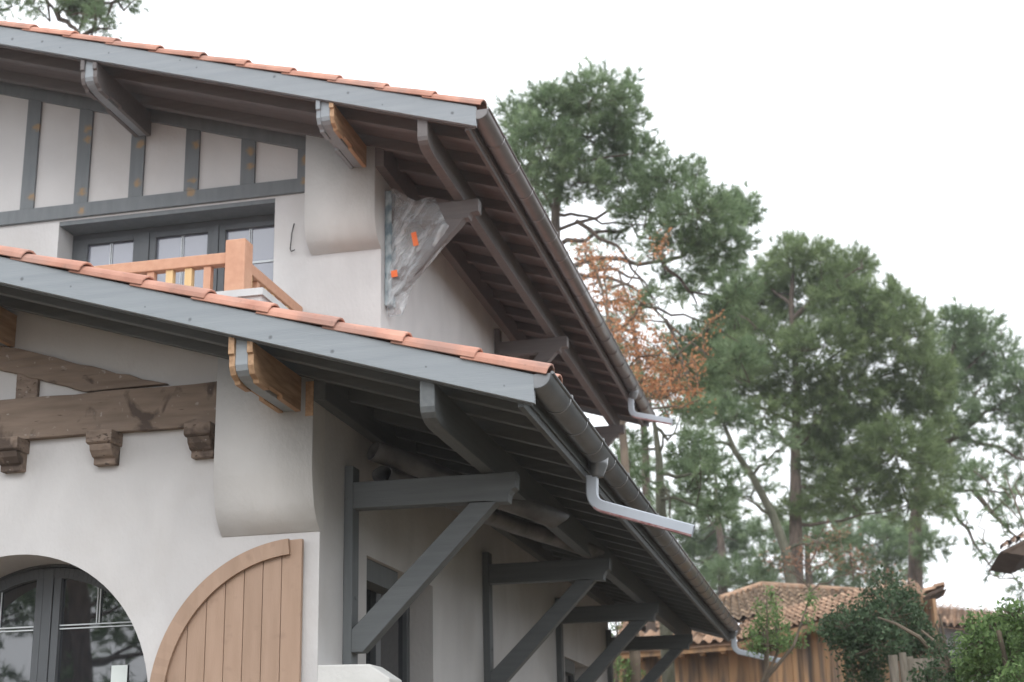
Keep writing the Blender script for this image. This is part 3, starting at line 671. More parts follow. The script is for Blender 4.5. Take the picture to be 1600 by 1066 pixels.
# cable stub
MB().tube([(-3.79, 9.812, 4.16), (-3.785, 9.785, 4.13), (-3.793, 9.775, 4.07), (-3.800, 9.78, 4.00), (-3.807, 9.785, 3.95), (-3.795, 9.78, 3.925), (-3.765, 9.775, 3.935)], .0045, 6).build('cable_stub', m_black, house)

# ------------------------------------------------------------------ plastic wrap on the first upper bracket
wrap = empty('plastic_wrap', (-3.0, 9.95, 3.45), 'crumpled clear plastic film taped around the first bracket under the upper eaves', 'plastic sheet')
rp = [(3.40, -2.985), (3.47, -2.965), (3.60, -2.915), (3.70, -2.845), (3.80, -2.745), (3.90, -2.665), (4.00, -2.585), (4.07, -2.545), (4.12, -2.575), (4.20, -2.60), (4.27, -2.63), (4.33, -2.72)]
mb = MB(); nu, nv = 46, 28
zs = np.linspace(3.405, 4.36, nu+1)
for side in (0, 1):
    n0 = len(mb.v)
    for i, z in enumerate(zs):
        xr = float(np.interp(z, [a for a, _ in rp], [b for _, b in rp])); xl = -3.098
        for j in range(nv+1):
            t = j/nv; x = xl+(xr-xl)*t
            ztop = 4.385 if x < -3.03 else (4.385-.13*min(1, (x+3.03)/.19) if x < -2.84 else (4.262+.045*math.sin(min(1, (x+2.84)/.24)*math.pi)))
            zz = 3.405+(z-3.405)*(ztop-3.405)/(4.36-3.405) if z > 4.0 else z
            if z > 4.0:
                z_at4 = 4.0; zz = z_at4+(z-4.0)*(ztop-4.0)/.36
            wv = .014*math.sin(x*31+z*17+side)+.010*math.sin(x*57-z*41)+.008*math.sin(z*83+x*21)
            edge = min(1, 6*t, 6*(1-t)+.02, (i+.3)/3)
            yy = (9.875+wv*edge*.8 if side == 0 else 10.045+wv*edge)*edge+9.955*(1-edge)
            mb.v.append((x, yy, zz))
    for i in range(nu):
        for j in range(nv):
            q = n0+i*(nv+1)+j; mb.f.append((q, q+1, q+nv+2, q+nv+1) if side == 0 else (q, q+nv+1, q+nv+2, q+1))
sh = mb.build('film', m_plastic, wrap, smooth=True)
def tape(c, w_, h_, ang):
    ca, sa = math.cos(ang), math.sin(ang); P = []
    for u, v in ((-w_, -h_), (w_, -h_), (w_, h_), (-w_, h_)): P.append((c[0]+u*ca-v*sa, c[1], c[2]+u*sa+v*ca))
    MB().prism(P, (0, .004, 0)).build('tape', m_orange, wrap)
tape((-2.853, 9.848, 3.952), .020, .055, .18); tape((-3.012, 9.850, 3.695), .024, .026, .1)

# ------------------------------------------------------------------ old pipes slung under the eaves
def old_pipe(p0, p1, r, lab, torn=False):
    p0, p1 = Vector(p0), Vector(p1); root_m = MB(); n = 20; L = 24; V = []; F = []
    t = (p1-p0).normalized(); u = t.cross(Vector((0, 0, 1))).normalized(); v = u.cross(t)
    for rr in (1, .93):
        for i in range(L+1):
            s_ = i/L; c = p0.lerp(p1, s_)+v*(.01*math.sin(s_*9))
            for k in range(n):
                a = 2*math.pi*k/n
                q = r*rr*(1+.05*math.sin(3*a+s_*7)+.03*math.sin(5*a-s_*11)); ext = t*(.045*math.sin(a)+random.uniform(-.004, .006)*(7 if torn else 1)) if i == L else Vector((0, 0, 0))
                V.append(tuple(c+u*q*math.cos(a)+v*q*.85*math.sin(a)+ext))
    for q in range(2):
        o = q*(L+1)*n
        for i in range(L):
            for k in range(n): F.append((o+i*n+k, o+i*n+(k+1) % n, o+(i+1)*n+(k+1) % n, o+(i+1)*n+k))
    o = (L+1)*n
    for e in (0, L):
        for k in range(n): F.append((e*n+k, e*n+(k+1) % n, o+e*n+(k+1) % n, o+e*n+k))
    root_m.add(V, F); b = root_m.build('old_pipe', m_pipe, None, tuple(p0.lerp(p1, .5)), smooth=True)
    tag(b, lab, 'pipe', 'old zinc pipes lying under the lower eaves')
old_pipe((-2.56, 7.96, 1.915), (-1.645, 8.87, 1.595), .070, 'upper dented grey metal pipe whose open end pokes out beside the first bracket')
old_pipe((-2.52, 8.00, 1.775), (-1.80, 11.10, 1.740), .066, 'lower torn grey metal pipe resting on the second bracket arm', True)

# ------------------------------------------------------------------ vegetation
def rand_dirs(n, up=.35):
    d = rng.normal(size=(n, 3)); d[:, 2] += up; return d/np.linalg.norm(d, axis=1, keepdims=True)
def tufts(centers, dirs, n, ln, wd, spread=.75):
    """needle tufts: every needle one thin triangle. Returns vertices (T*n*3,3)"""
    T_ = len(centers); d = np.repeat(dirs, n, axis=0); r = rng.normal(size=(T_*n, 3)); nd = d+r*spread*.62; nd /= np.linalg.norm(nd, axis=1, keepdims=True)
    L_ = ln*rng.uniform(.7, 1.2, (T_*n, 1)); base = np.repeat(centers, n, axis=0)+d*(rng.uniform(-.5, .35, (T_*n, 1))*ln*.8)
    s = np.cross(nd, rng.normal(size=(T_*n, 3))); s /= np.linalg.norm(s, axis=1, keepdims=True); s *= wd/2
    tip = base+nd*L_
    return np.stack([base-s, base+s, tip], axis=1)
def leaves(centers, size, n=1):
    k = len(centers); a = rng.normal(size=(k, 3)); a /= np.linalg.norm(a, axis=1, keepdims=True); b = np.cross(a, rng.normal(size=(k, 3))); b /= np.linalg.norm(b, axis=1, keepdims=True)
    s = size*rng.uniform(.6, 1.3, (k, 1)); c = centers
    return np.stack([c-a*s, c-b*s*.45, c+a*s, c+b*s*.45], axis=1)
def tree(name, label, cat, base, trunk, limbs, clumps, Y, kind='pine', dens=1.0, ln=.17, wd=.016, tr=.16, bark=None, mat=None, group=None, depth=1.2, seedless=.0, leaf=.035):
    base = Vector(base); root = empty(name, base, label, cat, group)
    bark = bark or m_bark
    k_ = Y*1.05/FPX
    tb = MB(); P = [base-Vector((0, 0, .2))]+[at(x, y, Y) for x, y in trunk]; n = len(P)
    tb.tube(P, [tr*.85*(1.15-.95*i/(n-1)) for i in range(n)], 10)
    nodes = [(p, tr*(1.15-.85*i/(n-1))) for i, p in enumerate(P) if i > 0]
    # fill in points along the trunk
    pts = []
    for a, b in zip(P[1:], P[2:]):
        for t in np.linspace(0, 1, 6): pts.append(a.lerp(b, t))
    for lb in limbs:
        dd = random.uniform(-depth, depth)*.6; m_ = len(lb)
        Q = [at(x, y, Y+dd*i/(m_-1)) for i, (x, y) in enumerate(lb)]; r0 = tr*random.uniform(.22, .34)
        # small kinks
        Q2 = []
        for i in range(m_-1):
            for t in (0, .33, .66): Q2.append(Q[i].lerp(Q[i+1], t)+Vector([random.gauss(0, .03) for _ in range(3)])*(i > 0 or t > 0))
        Q2.append(Q[-1]); tb.tube(Q2, [r0*(1-.8*i/(len(Q2)-1)) for i in range(len(Q2))], 6, False)
        pts += Q2[2:]
    Pn = np.array([tuple(p) for p in pts]); C = []; D = []
    tw = []
    for (cx, cy, rx, ry) in clumps:
        c = np.array(at(cx, cy, Y+random.uniform(-depth, depth))); sc_r = 1.14 if kind == 'pine' else 1.1; rad = sc_r*np.array((rx*k_, min(rx, ry)*k_*1.1, ry*k_))
        cnt = int(dens*rx*ry/ (7 if kind == 'pine' else 9))+4
        # short irregular shoots inside the clump
        q = rand_dirs(cnt, .15)*rng.uniform(.25, 1.0, (cnt, 1))**.5*rad; q += rng.normal(size=(cnt, 3))*(.09 if kind == 'pine' else .06); q[::12, 2] += ln*.8*(kind == 'pine')
        src = Pn[np.argmin(((Pn-c)**2).sum(1))]
        if src is not None:
            mid = (src+c)/2+rng.normal(size=3)*.12; mid[2] -= .1; dist = np.linalg.norm(c-src)
            r_ = max(.012, min(.03, tr*.13)); tb.tube([src, mid, c], [r_, r_*.75, r_*.5], 5, False)
        for j in range(0, cnt, 14 if kind == 'pine' else 7):
            e = c+q[j]; m2 = c+q[j]*.5+rng.normal(size=3)*.05; tb.tube([c-(c-m2)*.1, m2, e], [.009, .007, .004], 3, False)
        C.append(c+q); dr = q/np.linalg.norm(q, axis=1, keepdims=True)*.8+rand_dirs(cnt, .9)*.6; D.append(dr/np.linalg.norm(dr, axis=1, keepdims=True))
    tb.build('trunk', bark, root, smooth=True)
    C = np.concatenate(C); D = np.concatenate(D)
    if kind == 'pine':
        nn_ = 26; V = tufts(C, D, nn_, ln, wd, 1.25); tint = np.repeat(np.clip(rng.normal(.5, .22, len(C)), 0, 1), nn_)+rng.normal(0, .08, len(C)*nn_)
        tri_mesh('crown', V, mat or m_pine, root, 3, np.clip(tint, 0, 1))
    else:
        m_ = 7; cc = np.repeat(C, m_, axis=0)+rng.normal(size=(len(C)*m_, 3))*.07; V = leaves(cc, leaf)
        tri_mesh('crown', V, mat or m_oak, root, 4, np.clip(rng.normal(.5, .25, len(cc)), 0, 1))
    return root
def gnd(px, Y):
    p = at(px, 900, Y); return (p.x, Y, G)

tree('pine_tree', 'tall leaning crowned pine right behind the upper gutter, highest of the pines', 'tree', gnd(880, 24), [(876, 760), (872, 480), (868, 400), (868, 330), (880, 250), (905, 180), (930, 150)],
     [[(870, 335), (905, 338), (940, 345), (1010, 352), (1075, 335)], [(872, 385), (930, 365), (985, 358), (1040, 385)], [(874, 430), (935, 400), (1035, 412), (1075, 455), (1115, 463), (1150, 470)],
      [(876, 470), (930, 472), (985, 472), (1050, 488), (1110, 505), (1160, 540)], [(876, 420), (985, 445), (1045, 505), (1095, 545), (1160, 600)], [(868, 330), (840, 290), (820, 260)], [(880, 250), (930, 250), (990, 240)],
      [(1035, 412), (1075, 395), (1110, 400)], [(870, 360), (960, 330), (1040, 300), (1085, 292)], [(905, 180), (950, 160), (980, 135)], [(872, 450), (940, 420), (1000, 440), (1030, 480)], [(1040, 500), (1070, 570), (1085, 620)], [(900, 345), (960, 385), (1010, 440), (1030, 500)]],
     [(930, 150, 55, 28), (860, 170, 45, 35), (805, 190, 28, 30), (972, 185, 38, 40), (845, 235, 60, 45), (930, 225, 60, 40), (1003, 240, 25, 30), (815, 275, 32, 28), (900, 285, 55, 25), (975, 285, 50, 32), (1045, 283, 42, 28), (1085, 275, 12, 22),
      (1010, 330, 50, 25), (1090, 335, 55, 32), (1150, 335, 30, 30), (1060, 380, 50, 22), (1130, 385, 50, 28), (845, 315, 30, 18), (1168, 330, 18, 20), (985, 135, 10, 18), (915, 118, 6, 10), (942, 120, 7, 10), (1120, 420, 45, 14), (1075, 450, 28, 9), (1150, 455, 32, 22), (1030, 430, 18, 8), (1120, 492, 25, 9), (1155, 560, 30, 20), (1085, 540, 34, 20), (1060, 570, 30, 16), (1010, 610, 34, 18), (1090, 590, 40, 16), (1110, 540, 26, 16), (960, 590, 24, 12), (1000, 480, 22, 6), (930, 520, 20, 14), (960, 375, 22, 8), (830, 345, 20, 14), (1075, 640, 30, 10)],
     24, dens=1.0, tr=.15, ln=.17, wd=.012, group='pines behind the house')
tree('pine_tree', 'broad dense pine with a straight trunk in the middle of the pines, pointed tops', 'tree', gnd(1245, 33), [(1245, 930), (1243, 800), (1243, 700), (1245, 600), (1236, 480), (1240, 400)],
     [[(1243, 700), (1290, 640), (1340, 600)], [(1244, 640), (1180, 600), (1120, 570)], [(1243, 760), (1300, 760), (1370, 750)], [(1243, 720), (1310, 700), (1400, 690)], [(1240, 560), (1200, 520), (1150, 490)],
      [(1244, 600), (1330, 540), (1400, 500)], [(1238, 500), (1290, 450), (1340, 420)], [(1243, 820), (1310, 815), (1420, 790)], [(1243, 660), (1190, 640), (1150, 620)], [(1243, 700), (1200, 670), (1165, 650)], [(1244, 640), (1330, 610), (1430, 570), (1450, 530)], [(1240, 480), (1200, 450), (1185, 430)]],
     [(1232, 405, 30, 26), (1205, 425, 25, 28), (1240, 382, 12, 12), (1282, 408, 28, 26), (1290, 388, 8, 12), (1330, 425, 35, 28), (1345, 408, 8, 14), (1250, 465, 55, 38), (1185, 475, 45, 32), (1320, 478, 48, 36), (1145, 505, 42, 34), (1205, 540, 65, 36), (1285, 545, 65, 36), (1355, 535, 45, 38),
      (1130, 560, 50, 34), (1165, 610, 60, 24), (1255, 610, 60, 30), (1330, 610, 55, 36), (1390, 630, 45, 36), (1325, 690, 65, 42), (1400, 710, 60, 42), (1340, 765, 55, 32), (1425, 785, 45, 26), (1285, 780, 45, 22), (1100, 605, 32, 22), (1395, 478, 24, 30), (1397, 450, 8, 14), (1420, 520, 38, 42), (1440, 590, 45, 44), (1238, 795, 40, 14), (1452, 650, 30, 40), (1285, 650, 40, 30), (1195, 650, 40, 14), (1290, 730, 40, 25), (1160, 470, 30, 20), (1130, 520, 34, 22), (1110, 650, 34, 14), (1150, 580, 44, 26), (1300, 440, 30, 30), (1375, 500, 30, 30), (1345, 475, 26, 30), (1270, 690, 30, 20), (1460, 730, 26, 30)],
     33, dens=1.0, ln=.22, wd=.016, tr=.20, mat=m_pine2, group='pines behind the house')
tree('pine_tree', 'airy rounded pine at the right edge with drooping side branches', 'tree', gnd(1430, 38), [(1430, 915), (1430, 820), (1440, 720), (1470, 620), (1490, 540)],
     [[(1440, 720), (1500, 640), (1540, 600)], [(1450, 690), (1500, 682), (1560, 700), (1600, 718), (1640, 725)], [(1432, 800), (1470, 762), (1540, 768), (1610, 775)], [(1440, 700), (1530, 650), (1600, 610)], [(1470, 620), (1530, 560), (1565, 530)], [(1436, 760), (1490, 790), (1520, 850), (1560, 900)], [(1500, 684), (1540, 640), (1590, 640)], [(1520, 765), (1570, 820), (1600, 850)]],
     [(1490, 508, 42, 18), (1495, 492, 8, 10), (1530, 518, 32, 24), (1552, 515, 5, 14), (1558, 560, 34, 26), (1480, 550, 45, 28), (1588, 600, 28, 32), (1510, 600, 46, 24), (1565, 640, 34, 18), (1605, 660, 28, 20), (1490, 650, 36, 22), (1530, 690, 26, 12), (1590, 700, 20, 14), (1480, 700, 24, 26), (1615, 620, 28, 30), (1500, 745, 25, 22), (1450, 855, 26, 14), (1470, 790, 20, 20), (1545, 740, 24, 8), (1575, 790, 20, 8), (1590, 760, 20, 8), (1475, 600, 34, 30), (1520, 560, 30, 26)],
     38, dens=.9, ln=.24, wd=.018, tr=.24, group='pines behind the house')
tree('pine_tree', 'sparse pine with a forked slanting green trunk left of the dense pine', 'tree', gnd(1238, 31), [(1238, 925), (1228, 860), (1205, 800), (1176, 745), (1148, 705), (1132, 665), (1125, 640)],
     [[(1176, 745), (1195, 725), (1215, 705), (1238, 690)], [(1148, 705), (1120, 690), (1090, 680)], [(1205, 800), (1180, 790), (1150, 775)], [(1228, 860), (1265, 850), (1300, 845)], [(1132, 665), (1150, 650), (1165, 640)]],
     [(1100, 685, 22, 8), (1150, 650, 30, 14), (1225, 690, 22, 10), (1155, 772, 20, 8), (1115, 645, 30, 18), (1180, 690, 16, 8), (1290, 845, 22, 10), (1205, 725, 14, 7), (1120, 720, 14, 8)],
     31, dens=.9, ln=.19, wd=.016, tr=.15, bark=m_barkg, group='pines behind the house')
tree('pine_tree', 'open pine mixed with the orange oak leaves beside the upper gutter', 'tree', gnd(1010, 30), [(1012, 860), (1008, 700), (1000, 580), (985, 480), (965, 420)],
     [[(1000, 580), (1040, 560), (1080, 560)], [(985, 480), (1020, 450), (1060, 450)], [(1008, 660), (1050, 640), (1090, 645)], [(990, 520), (950, 500), (925, 480)], [(1004, 620), (960, 600), (940, 600)]],
     [(925, 418, 20, 10), (975, 500, 34, 12), (1015, 462, 24, 10), (1000, 560, 36, 20), (1050, 600, 38, 22), (950, 540, 24, 16), (1070, 640, 30, 14), (915, 382, 14, 8), (1035, 520, 22, 8), (990, 610, 34, 22), (1080, 560, 28, 16), (1060, 470, 22, 8), (955, 455, 18, 8), (1095, 600, 24, 20), (1100, 440, 22, 8), (985, 400, 16, 6)],
     30, dens=.5, tr=.12, ln=.2, wd=.014, group='pines behind the house', mat=m_pine2)
tree('pine_tree', 'thin pine with a pale upright trunk forking just past the upper spout', 'tree', gnd(1035, 25), [(1035, 860), (1032, 780), (1030, 720), (1024, 670), (1015, 630)],
     [[(1030, 715), (1040, 685), (1062, 672), (1072, 655)], [(1030, 700), (1000, 700), (970, 705)], [(1032, 780), (1060, 780), (1100, 800), (1125, 830)], [(1024, 668), (1050, 690), (1064, 640)], [(1036, 760), (1048, 780), (1047, 840)], [(1030, 740), (1075, 745), (1110, 735)]],
     [(990, 690, 22, 12), (965, 715, 22, 14), (1085, 690, 22, 10), (1080, 740, 34, 12), (1075, 770, 22, 10), (985, 725, 20, 10), (1120, 800, 34, 12), (1105, 750, 26, 16), (1010, 750, 14, 8), (1095, 715, 22, 8), (1135, 760, 20, 12), (1060, 710, 20, 10)],
     25, dens=.9, ln=.16, wd=.016, tr=.13, bark=m_barkg, group='pines behind the house')
far = [('distant pine low behind the lower gutter, left of the slanting trunk', 1130, [(1130, 960), (1128, 860), (1120, 800), (1118, 740)], [(1120, 860, 50, 30), (1150, 900, 50, 22), (1090, 880, 30, 30), (1080, 830, 34, 22), (1140, 830, 34, 18), (1050, 790, 20, 16), (1165, 850, 26, 22), (1110, 920, 40, 16), (1060, 850, 24, 20), (1130, 790, 22, 12), (1180, 910, 22, 14), (1085, 790, 26, 14), (1060, 725, 20, 10), (1160, 730, 16, 8), (1195, 760, 18, 8), (1150, 700, 14, 7), (1100, 715, 20, 10)], 46),
       ('distant pine with reddish trunk just right of the straight trunk', 1262, [(1268, 960), (1262, 880), (1260, 820)], [(1200, 880, 24, 16), (1260, 840, 40, 18), (1300, 850, 34, 16), (1230, 835, 26, 14), (1275, 815, 40, 14), (1190, 830, 22, 14)], 44),
       ('distant pine behind the dark shrub, its crown in shade', 1385, [(1382, 960), (1385, 880), (1380, 810)], [(1370, 850, 44, 26), (1330, 870, 30, 20), (1405, 875, 34, 24), (1350, 815, 44, 18), (1400, 830, 40, 20), (1345, 900, 30, 14), (1425, 840, 28, 14), (1300, 890, 34, 12), (1410, 905, 34, 12), (1340, 925, 40, 12), (1280, 915, 30, 10), (1215, 905, 24, 10)], 48),
       ('far small pine standing low between house and spout, beside the pale trunk', 990, [(985, 900), (985, 820), (990, 760)], [(985, 760, 24, 12), (1005, 730, 18, 10), (1000, 790, 24, 12), (1015, 812, 20, 12), (965, 740, 18, 10)], 40)]
for lab, gx_, trk, cl, YY in far:
    tree('pine_tree', lab, 'tree', gnd(gx_, YY), trk, [], cl, YY, dens=.8, ln=.29, wd=.022, tr=.22, depth=2.0, group='pines behind the house')
tree('pine_tree', 'pine whose branch tips hang over the roof at the top left corner', 'tree', (-16.5, 20.0, G), [(-240, 300), (-230, 60), (-210, -120), (-200, -260)],
     [[(-220, 0), (-120, -60), (-20, -70), (60, -20), (90, 18), (110, 26), (150, 27)], [(-20, -70), (80, -50), (140, 5), (175, 8), (205, -2)], [(88, 16), (105, 38), (125, 46), (172, 45)], [(-230, 60), (-100, 0), (-10, 5)], [(60, -60), (120, -40), (190, -50)]],
     [(118, 12, 16, 6), (150, 10, 18, 8), (158, 28, 10, 5), (172, 42, 7, 6), (150, 20, 12, 6), (108, 0, 22, 7), (205, 4, 7, 8), (190, -6, 10, 8), (135, 30, 10, 3), (-4, 8, 6, 5), (40, 2, 12, 3), (100, -30, 60, 14), (180, -35, 40, 14), (60, -50, 60, 14), (20, 10, 12, 3), (145, 47, 10, 2), (-60, -40, 40, 20), (60, 14, 14, 3), (128, 20, 20, 8)],
     20, dens=2.6, ln=.13, wd=.009, tr=.20, depth=.5, group='pines behind the house')
tree('oak_tree', 'oak with thin orange dry leaves between the upper gutter and the pines', 'tree', gnd(985, 21), [(985, 860), (975, 700), (965, 600), (955, 520), (940, 450)],
     [[(965, 600), (1000, 560), (1040, 555), (1075, 580)], [(975, 660), (1030, 610), (1085, 610)], [(955, 520), (1000, 480), (1030, 470)], [(940, 450), (920, 400), (905, 370)], [(950, 500), (990, 520), (1040, 545)], [(950, 490), (945, 430), (970, 390)], [(940, 460), (980, 440), (1010, 400)], [(970, 640), (1050, 640), (1095, 625)]],
     [(1010, 560, 42, 26), (1050, 590, 42, 24), (975, 530, 32, 26), (1040, 620, 42, 13), (1085, 615, 16, 10), (960, 480, 26, 20), (1000, 500, 24, 12), (930, 445, 22, 22), (915, 400, 20, 20), (1085, 565, 12, 8), (1000, 595, 36, 18), (950, 415, 20, 12), (985, 460, 20, 8), (1030, 530, 20, 8), (1100, 532, 10, 4), (1110, 500, 8, 4), (1040, 375, 8, 5), (1030, 395, 9, 4)],
     21, kind='oak', dens=.68, tr=.09, bark=m_twig, depth=.5, leaf=.032)
tree('oak_tree', 'small oak with rusty leaves low in front of the pine trunks', 'tree', gnd(1250, 25), [(1262, 990), (1268, 930), (1262, 890)],
     [[(1266, 920), (1230, 890), (1205, 878)], [(1264, 900), (1300, 870), (1340, 850)], [(1266, 925), (1310, 900), (1350, 890)], [(1262, 890), (1280, 850), (1290, 820)]],
     [(1230, 874, 30, 9), (1215, 880, 20, 7), (1270, 880, 24, 12), (1310, 835, 22, 10), (1330, 870, 26, 14), (1290, 850, 24, 12), (1350, 895, 24, 12), (1250, 868, 20, 8), (1395, 905, 14, 12)],
     25, kind='oak', dens=.30, tr=.06, bark=m_twig, depth=.6, leaf=.028, mat=m_rust)
tree('pine_tree', 'thin straggly pine at the right edge with twisted branches and sparse tufts', 'tree', gnd(1640, 26), [(1640, 1000), (1625, 900), (1600, 820), (1570, 740)],
     [[(1640, 980), (1590, 905), (1540, 850), (1500, 800), (1468, 790)], [(1620, 890), (1570, 830), (1540, 770)], [(1600, 820), (1560, 780), (1530, 720)], [(1610, 850), (1590, 760), (1600, 690)], [(1590, 905), (1560, 900), (1530, 880)], [(1540, 850), (1530, 820), (1545, 790)], [(1580, 780), (1545, 740), (1520, 735)], [(1630, 930), (1600, 880), (1580, 850)]],
     [(1590, 885, 18, 12), (1545, 770, 28, 12), (1575, 820, 22, 14), (1600, 760, 18, 14), (1530, 740, 20, 10), (1595, 925, 16, 8), (1560, 870, 20, 8), (1600, 900, 10, 10), (1510, 815, 18, 8), (1550, 900, 14, 5), (1520, 860, 12, 7)],
     26, dens=.35, ln=.16, wd=.013, tr=.055, group='pines behind the house', bark=m_twig, depth=.6, leaf=.03)
# pines on the camera side of the garden (they show in the door glass)
for i, (x, y, h) in enumerate([(-11.0, -4.5, 6.5), (-15.5, -8.0, 7.5), (-13.0, -7.5, 7.5), (-18, -11, 8), (-10.5, -9.0, 7.5), (-14.2, -5.2, 6.5), (-12.2, -10.5, 8)]):
    root = empty('pine_tree', (x, y, G), ['pine reflected in the arched door, nearest', 'pine reflected in the arched door, farther left', 'pine reflected in the arched door, in the middle', 'pine on the camera side of the garden, far left', 'pine on the camera side of the garden, far back', 'low pine on the camera side of the garden, leftmost near one', 'pine on the camera side of the garden, deepest in the wood'][i], 'tree', 'pines on the camera side of the garden')
    tb = MB(); tb.tube([(x, y, G), (x+.2, y, h*.3), (x-.1, y+.2, h*.65), (x, y, h)], [.2, .17, .12, .04], 8); cs = []
    for j in range(13):
        z = h*random.uniform(.05, 1.0); a = random.uniform(0, 6.28); rr = random.uniform(.5, 2.3)*(1.1-z/h*.5); e = (x+rr*math.cos(a), y+rr*math.sin(a), z)
        tb.tube([(x, y, z-.5), ((x+e[0])/2, (y+e[1])/2, z-.3), e], [.05, .035, .015], 5, False)
        cs.append(np.array(e)+rand_dirs(60, .1)*rng.uniform(0, 1, (60, 1))**.4*np.array((.8, .8, .4)))
    tb.build('trunk', m_bark, root, smooth=True); C = np.concatenate(cs); V = tufts(C, rand_dirs(len(C), .8), 14, .2, .022)
    tri_mesh('crown', V, m_pine, root, 3, np.repeat(np.clip(rng.normal(.5, .25, len(C)), 0, 1), 14))

# ------------------------------------------------------------------ neighbour buildings
def tile_patch(mb, e0, e1, r0, r1, ncol, nrow, h=.05):
    """corrugated canal-tile slope between eave e0-e1 and ridge r0-r1"""
    e0, e1, r0, r1 = map(Vector, (e0, e1, r0, r1)); nrm = (e1-e0).cross(r0-e0).normalized()
    if nrm.z < 0: nrm = -nrm
    n0 = len(mb.v); mb.v += [tuple(p-nrm*.06) for p in (e0, e1, r1, r0)]; mb.f.append((n0, n0+1, n0+2, n0+3))
    for c in range(ncol):
        for k in range(nrow):
            n0 = len(mb.v)
            for t, lift, sc_ in ((k/nrow, .022, 1.0), ((k+1.08)/nrow, .0, .9)):
                L = e0.lerp(r0, min(t, 1)); R = e1.lerp(r1, min(t, 1)); jit = random.uniform(-.006, .006)
                for s_ in range(9):
                    u = (c+s_/8)/ncol; ph = s_/8
                    hh = h*math.sin(math.pi*min(1, ph/.62))*sc_ if ph < .62 else -h*.45*math.sin(math.pi*(ph-.62)/.38)
                    mb.v.append(tuple(L.lerp(R, u)+nrm*(hh+lift+jit)))
            for s_ in range(8): mb.f.append((n0+s_, n0+s_+1, n0+9+s_+1, n0+9+s_))
shed = empty('shed', tuple(Vector((.2, 23, G))), 'larch boarded outbuilding with old terracotta tile roof beyond the end of the house', 'shed')
ZE = 2.4
E0, EM, E1_, E2_ = atz(950, 1018, ZE), atz(1146, 1002, ZE), atz(1330, 956, ZE), atz(1442, 926, ZE)
def plan(p, z): return Vector((p.x, p.y, z))
mb = MB(); inn = Vector((.0, .45, 0))
pts = [E0+Vector((0, .5, 0)), EM+Vector((.2, .5, 0)), E2_+Vector((.15, .55, 0))]
for a, b in zip(pts, pts[1:]):
    L = (b-a).length; n = int(L/.19)
    for i in range(n):
        p, q = a.lerp(b, (i+.02)/n), a.lerp(b, (i+.98)/n); nr = Vector(((b-a).y, -(b-a).x, 0)).normalized()*random.uniform(.0, .012)
        mb.prism([plan(p+nr, G), plan(q+nr, G), plan(q+nr, ZE-.02), plan(p+nr, ZE-.02)], -Vector(((b-a).y, -(b-a).x, 0)).normalized()*.05)
mb.build('boarded_wall', m_clad, shed)
mb = MB(); R0 = atz(1163, 966, 2.86); R1 = atz(1335, 925, 2.82); R2 = atz(1430, 905, 2.72)
tile_patch(mb, EM, E1_, R0, R1, 20, 6); tile_patch(mb, E1_, E2_, R1, R2, 9, 6)
mb.build('near_roof_slope', m_tile_old, shed, fix=False, smooth=True)
mb = MB(); tile_patch(mb, E0, EM, atz(965, 992, 2.75), atz(1160, 975, 2.75), 12, 2); mb.build('left_roof_slope', m_tile_old, shed, fix=False, smooth=True)
mb = MB(); A_ = atz(1110, 972, 3.0); mb2 = MB()
tile_patch(mb, atz(1112, 975, 2.8), atz(1240, 955, 2.8), atz(1125, 936, 3.46), atz(1190, 914, 3.9), 8, 7); tile_patch(mb, atz(1200, 965, 2.8), atz(1430, 935, 2.8), atz(1190, 914, 3.9), atz(1420, 930, 3.1), 16, 6)
mb.build('back_roof_slope', m_tile_moss, shed, fix=False, smooth=True)
mb = MB(); mb.tube([atz(1190, 914, 3.9), atz(1420, 930, 3.1)], .07, 8); mb.tube([atz(1125, 936, 3.46), atz(1190, 914, 3.9)], .07, 8); mb.build('ridge_tiles', m_tile_old, shed)
mb = MB()
for a, b in ((E0, EM), (EM, E2_)): mb.prism([a+Vector((0, .08, -.03)), b+Vector((0, .08, -.03)), b+Vector((0, .08, -.14)), a+Vector((0, .08, -.14))], (0, .03, 0))
mb.build('eaves_board', m_clad, shed)
for i in range(12):
    p = E0.lerp(EM, (i+.5)/6) if i < 6 else EM.lerp(E2_, (i-5.5)/6)
    MB().box(p.x-.04, p.x+.04, p.y+.12, p.y+.5, ZE-.18, ZE-.08).build('rafter_tail', m_clad, shed)
# projecting verge at the shed's right end
V0, V1 = at(1415, 938, 21.5), at(1477, 913, 21.5)
mb = MB(); tile_patch(mb, V0+Vector((0, 0, 0)), V0+Vector((0, .9, 0)), V1, V1+Vector((0, .9, 0)), 5, 4, .05); mb.build('right_verge_tiles', m_tile_old, shed, fix=False, smooth=True)
MB().prism([V0+Vector((0, .02, -.03)), V1+Vector((-.03, .02, -.03)), V1+Vector((-.03, .02, -.09)), V0+Vector((0, .02, -.09))], (0, .8, 0)).build('verge_board', m_dkwood, shed)
pa, pb_ = at(1438, 950, 21.6), at(1450, 950, 21.6)
MB().box(pa.x, pb_.x+.02, 21.55, 21.75, G, pa.z).build('corner_post', m_dkwood, shed)
MB().prism([at(1425, 935, 21.53), at(1453, 931, 21.53), at(1452, 940, 21.53), at(1425, 945, 21.53)], (0, .6, 0)).build('support_beam', m_dkwood, shed)

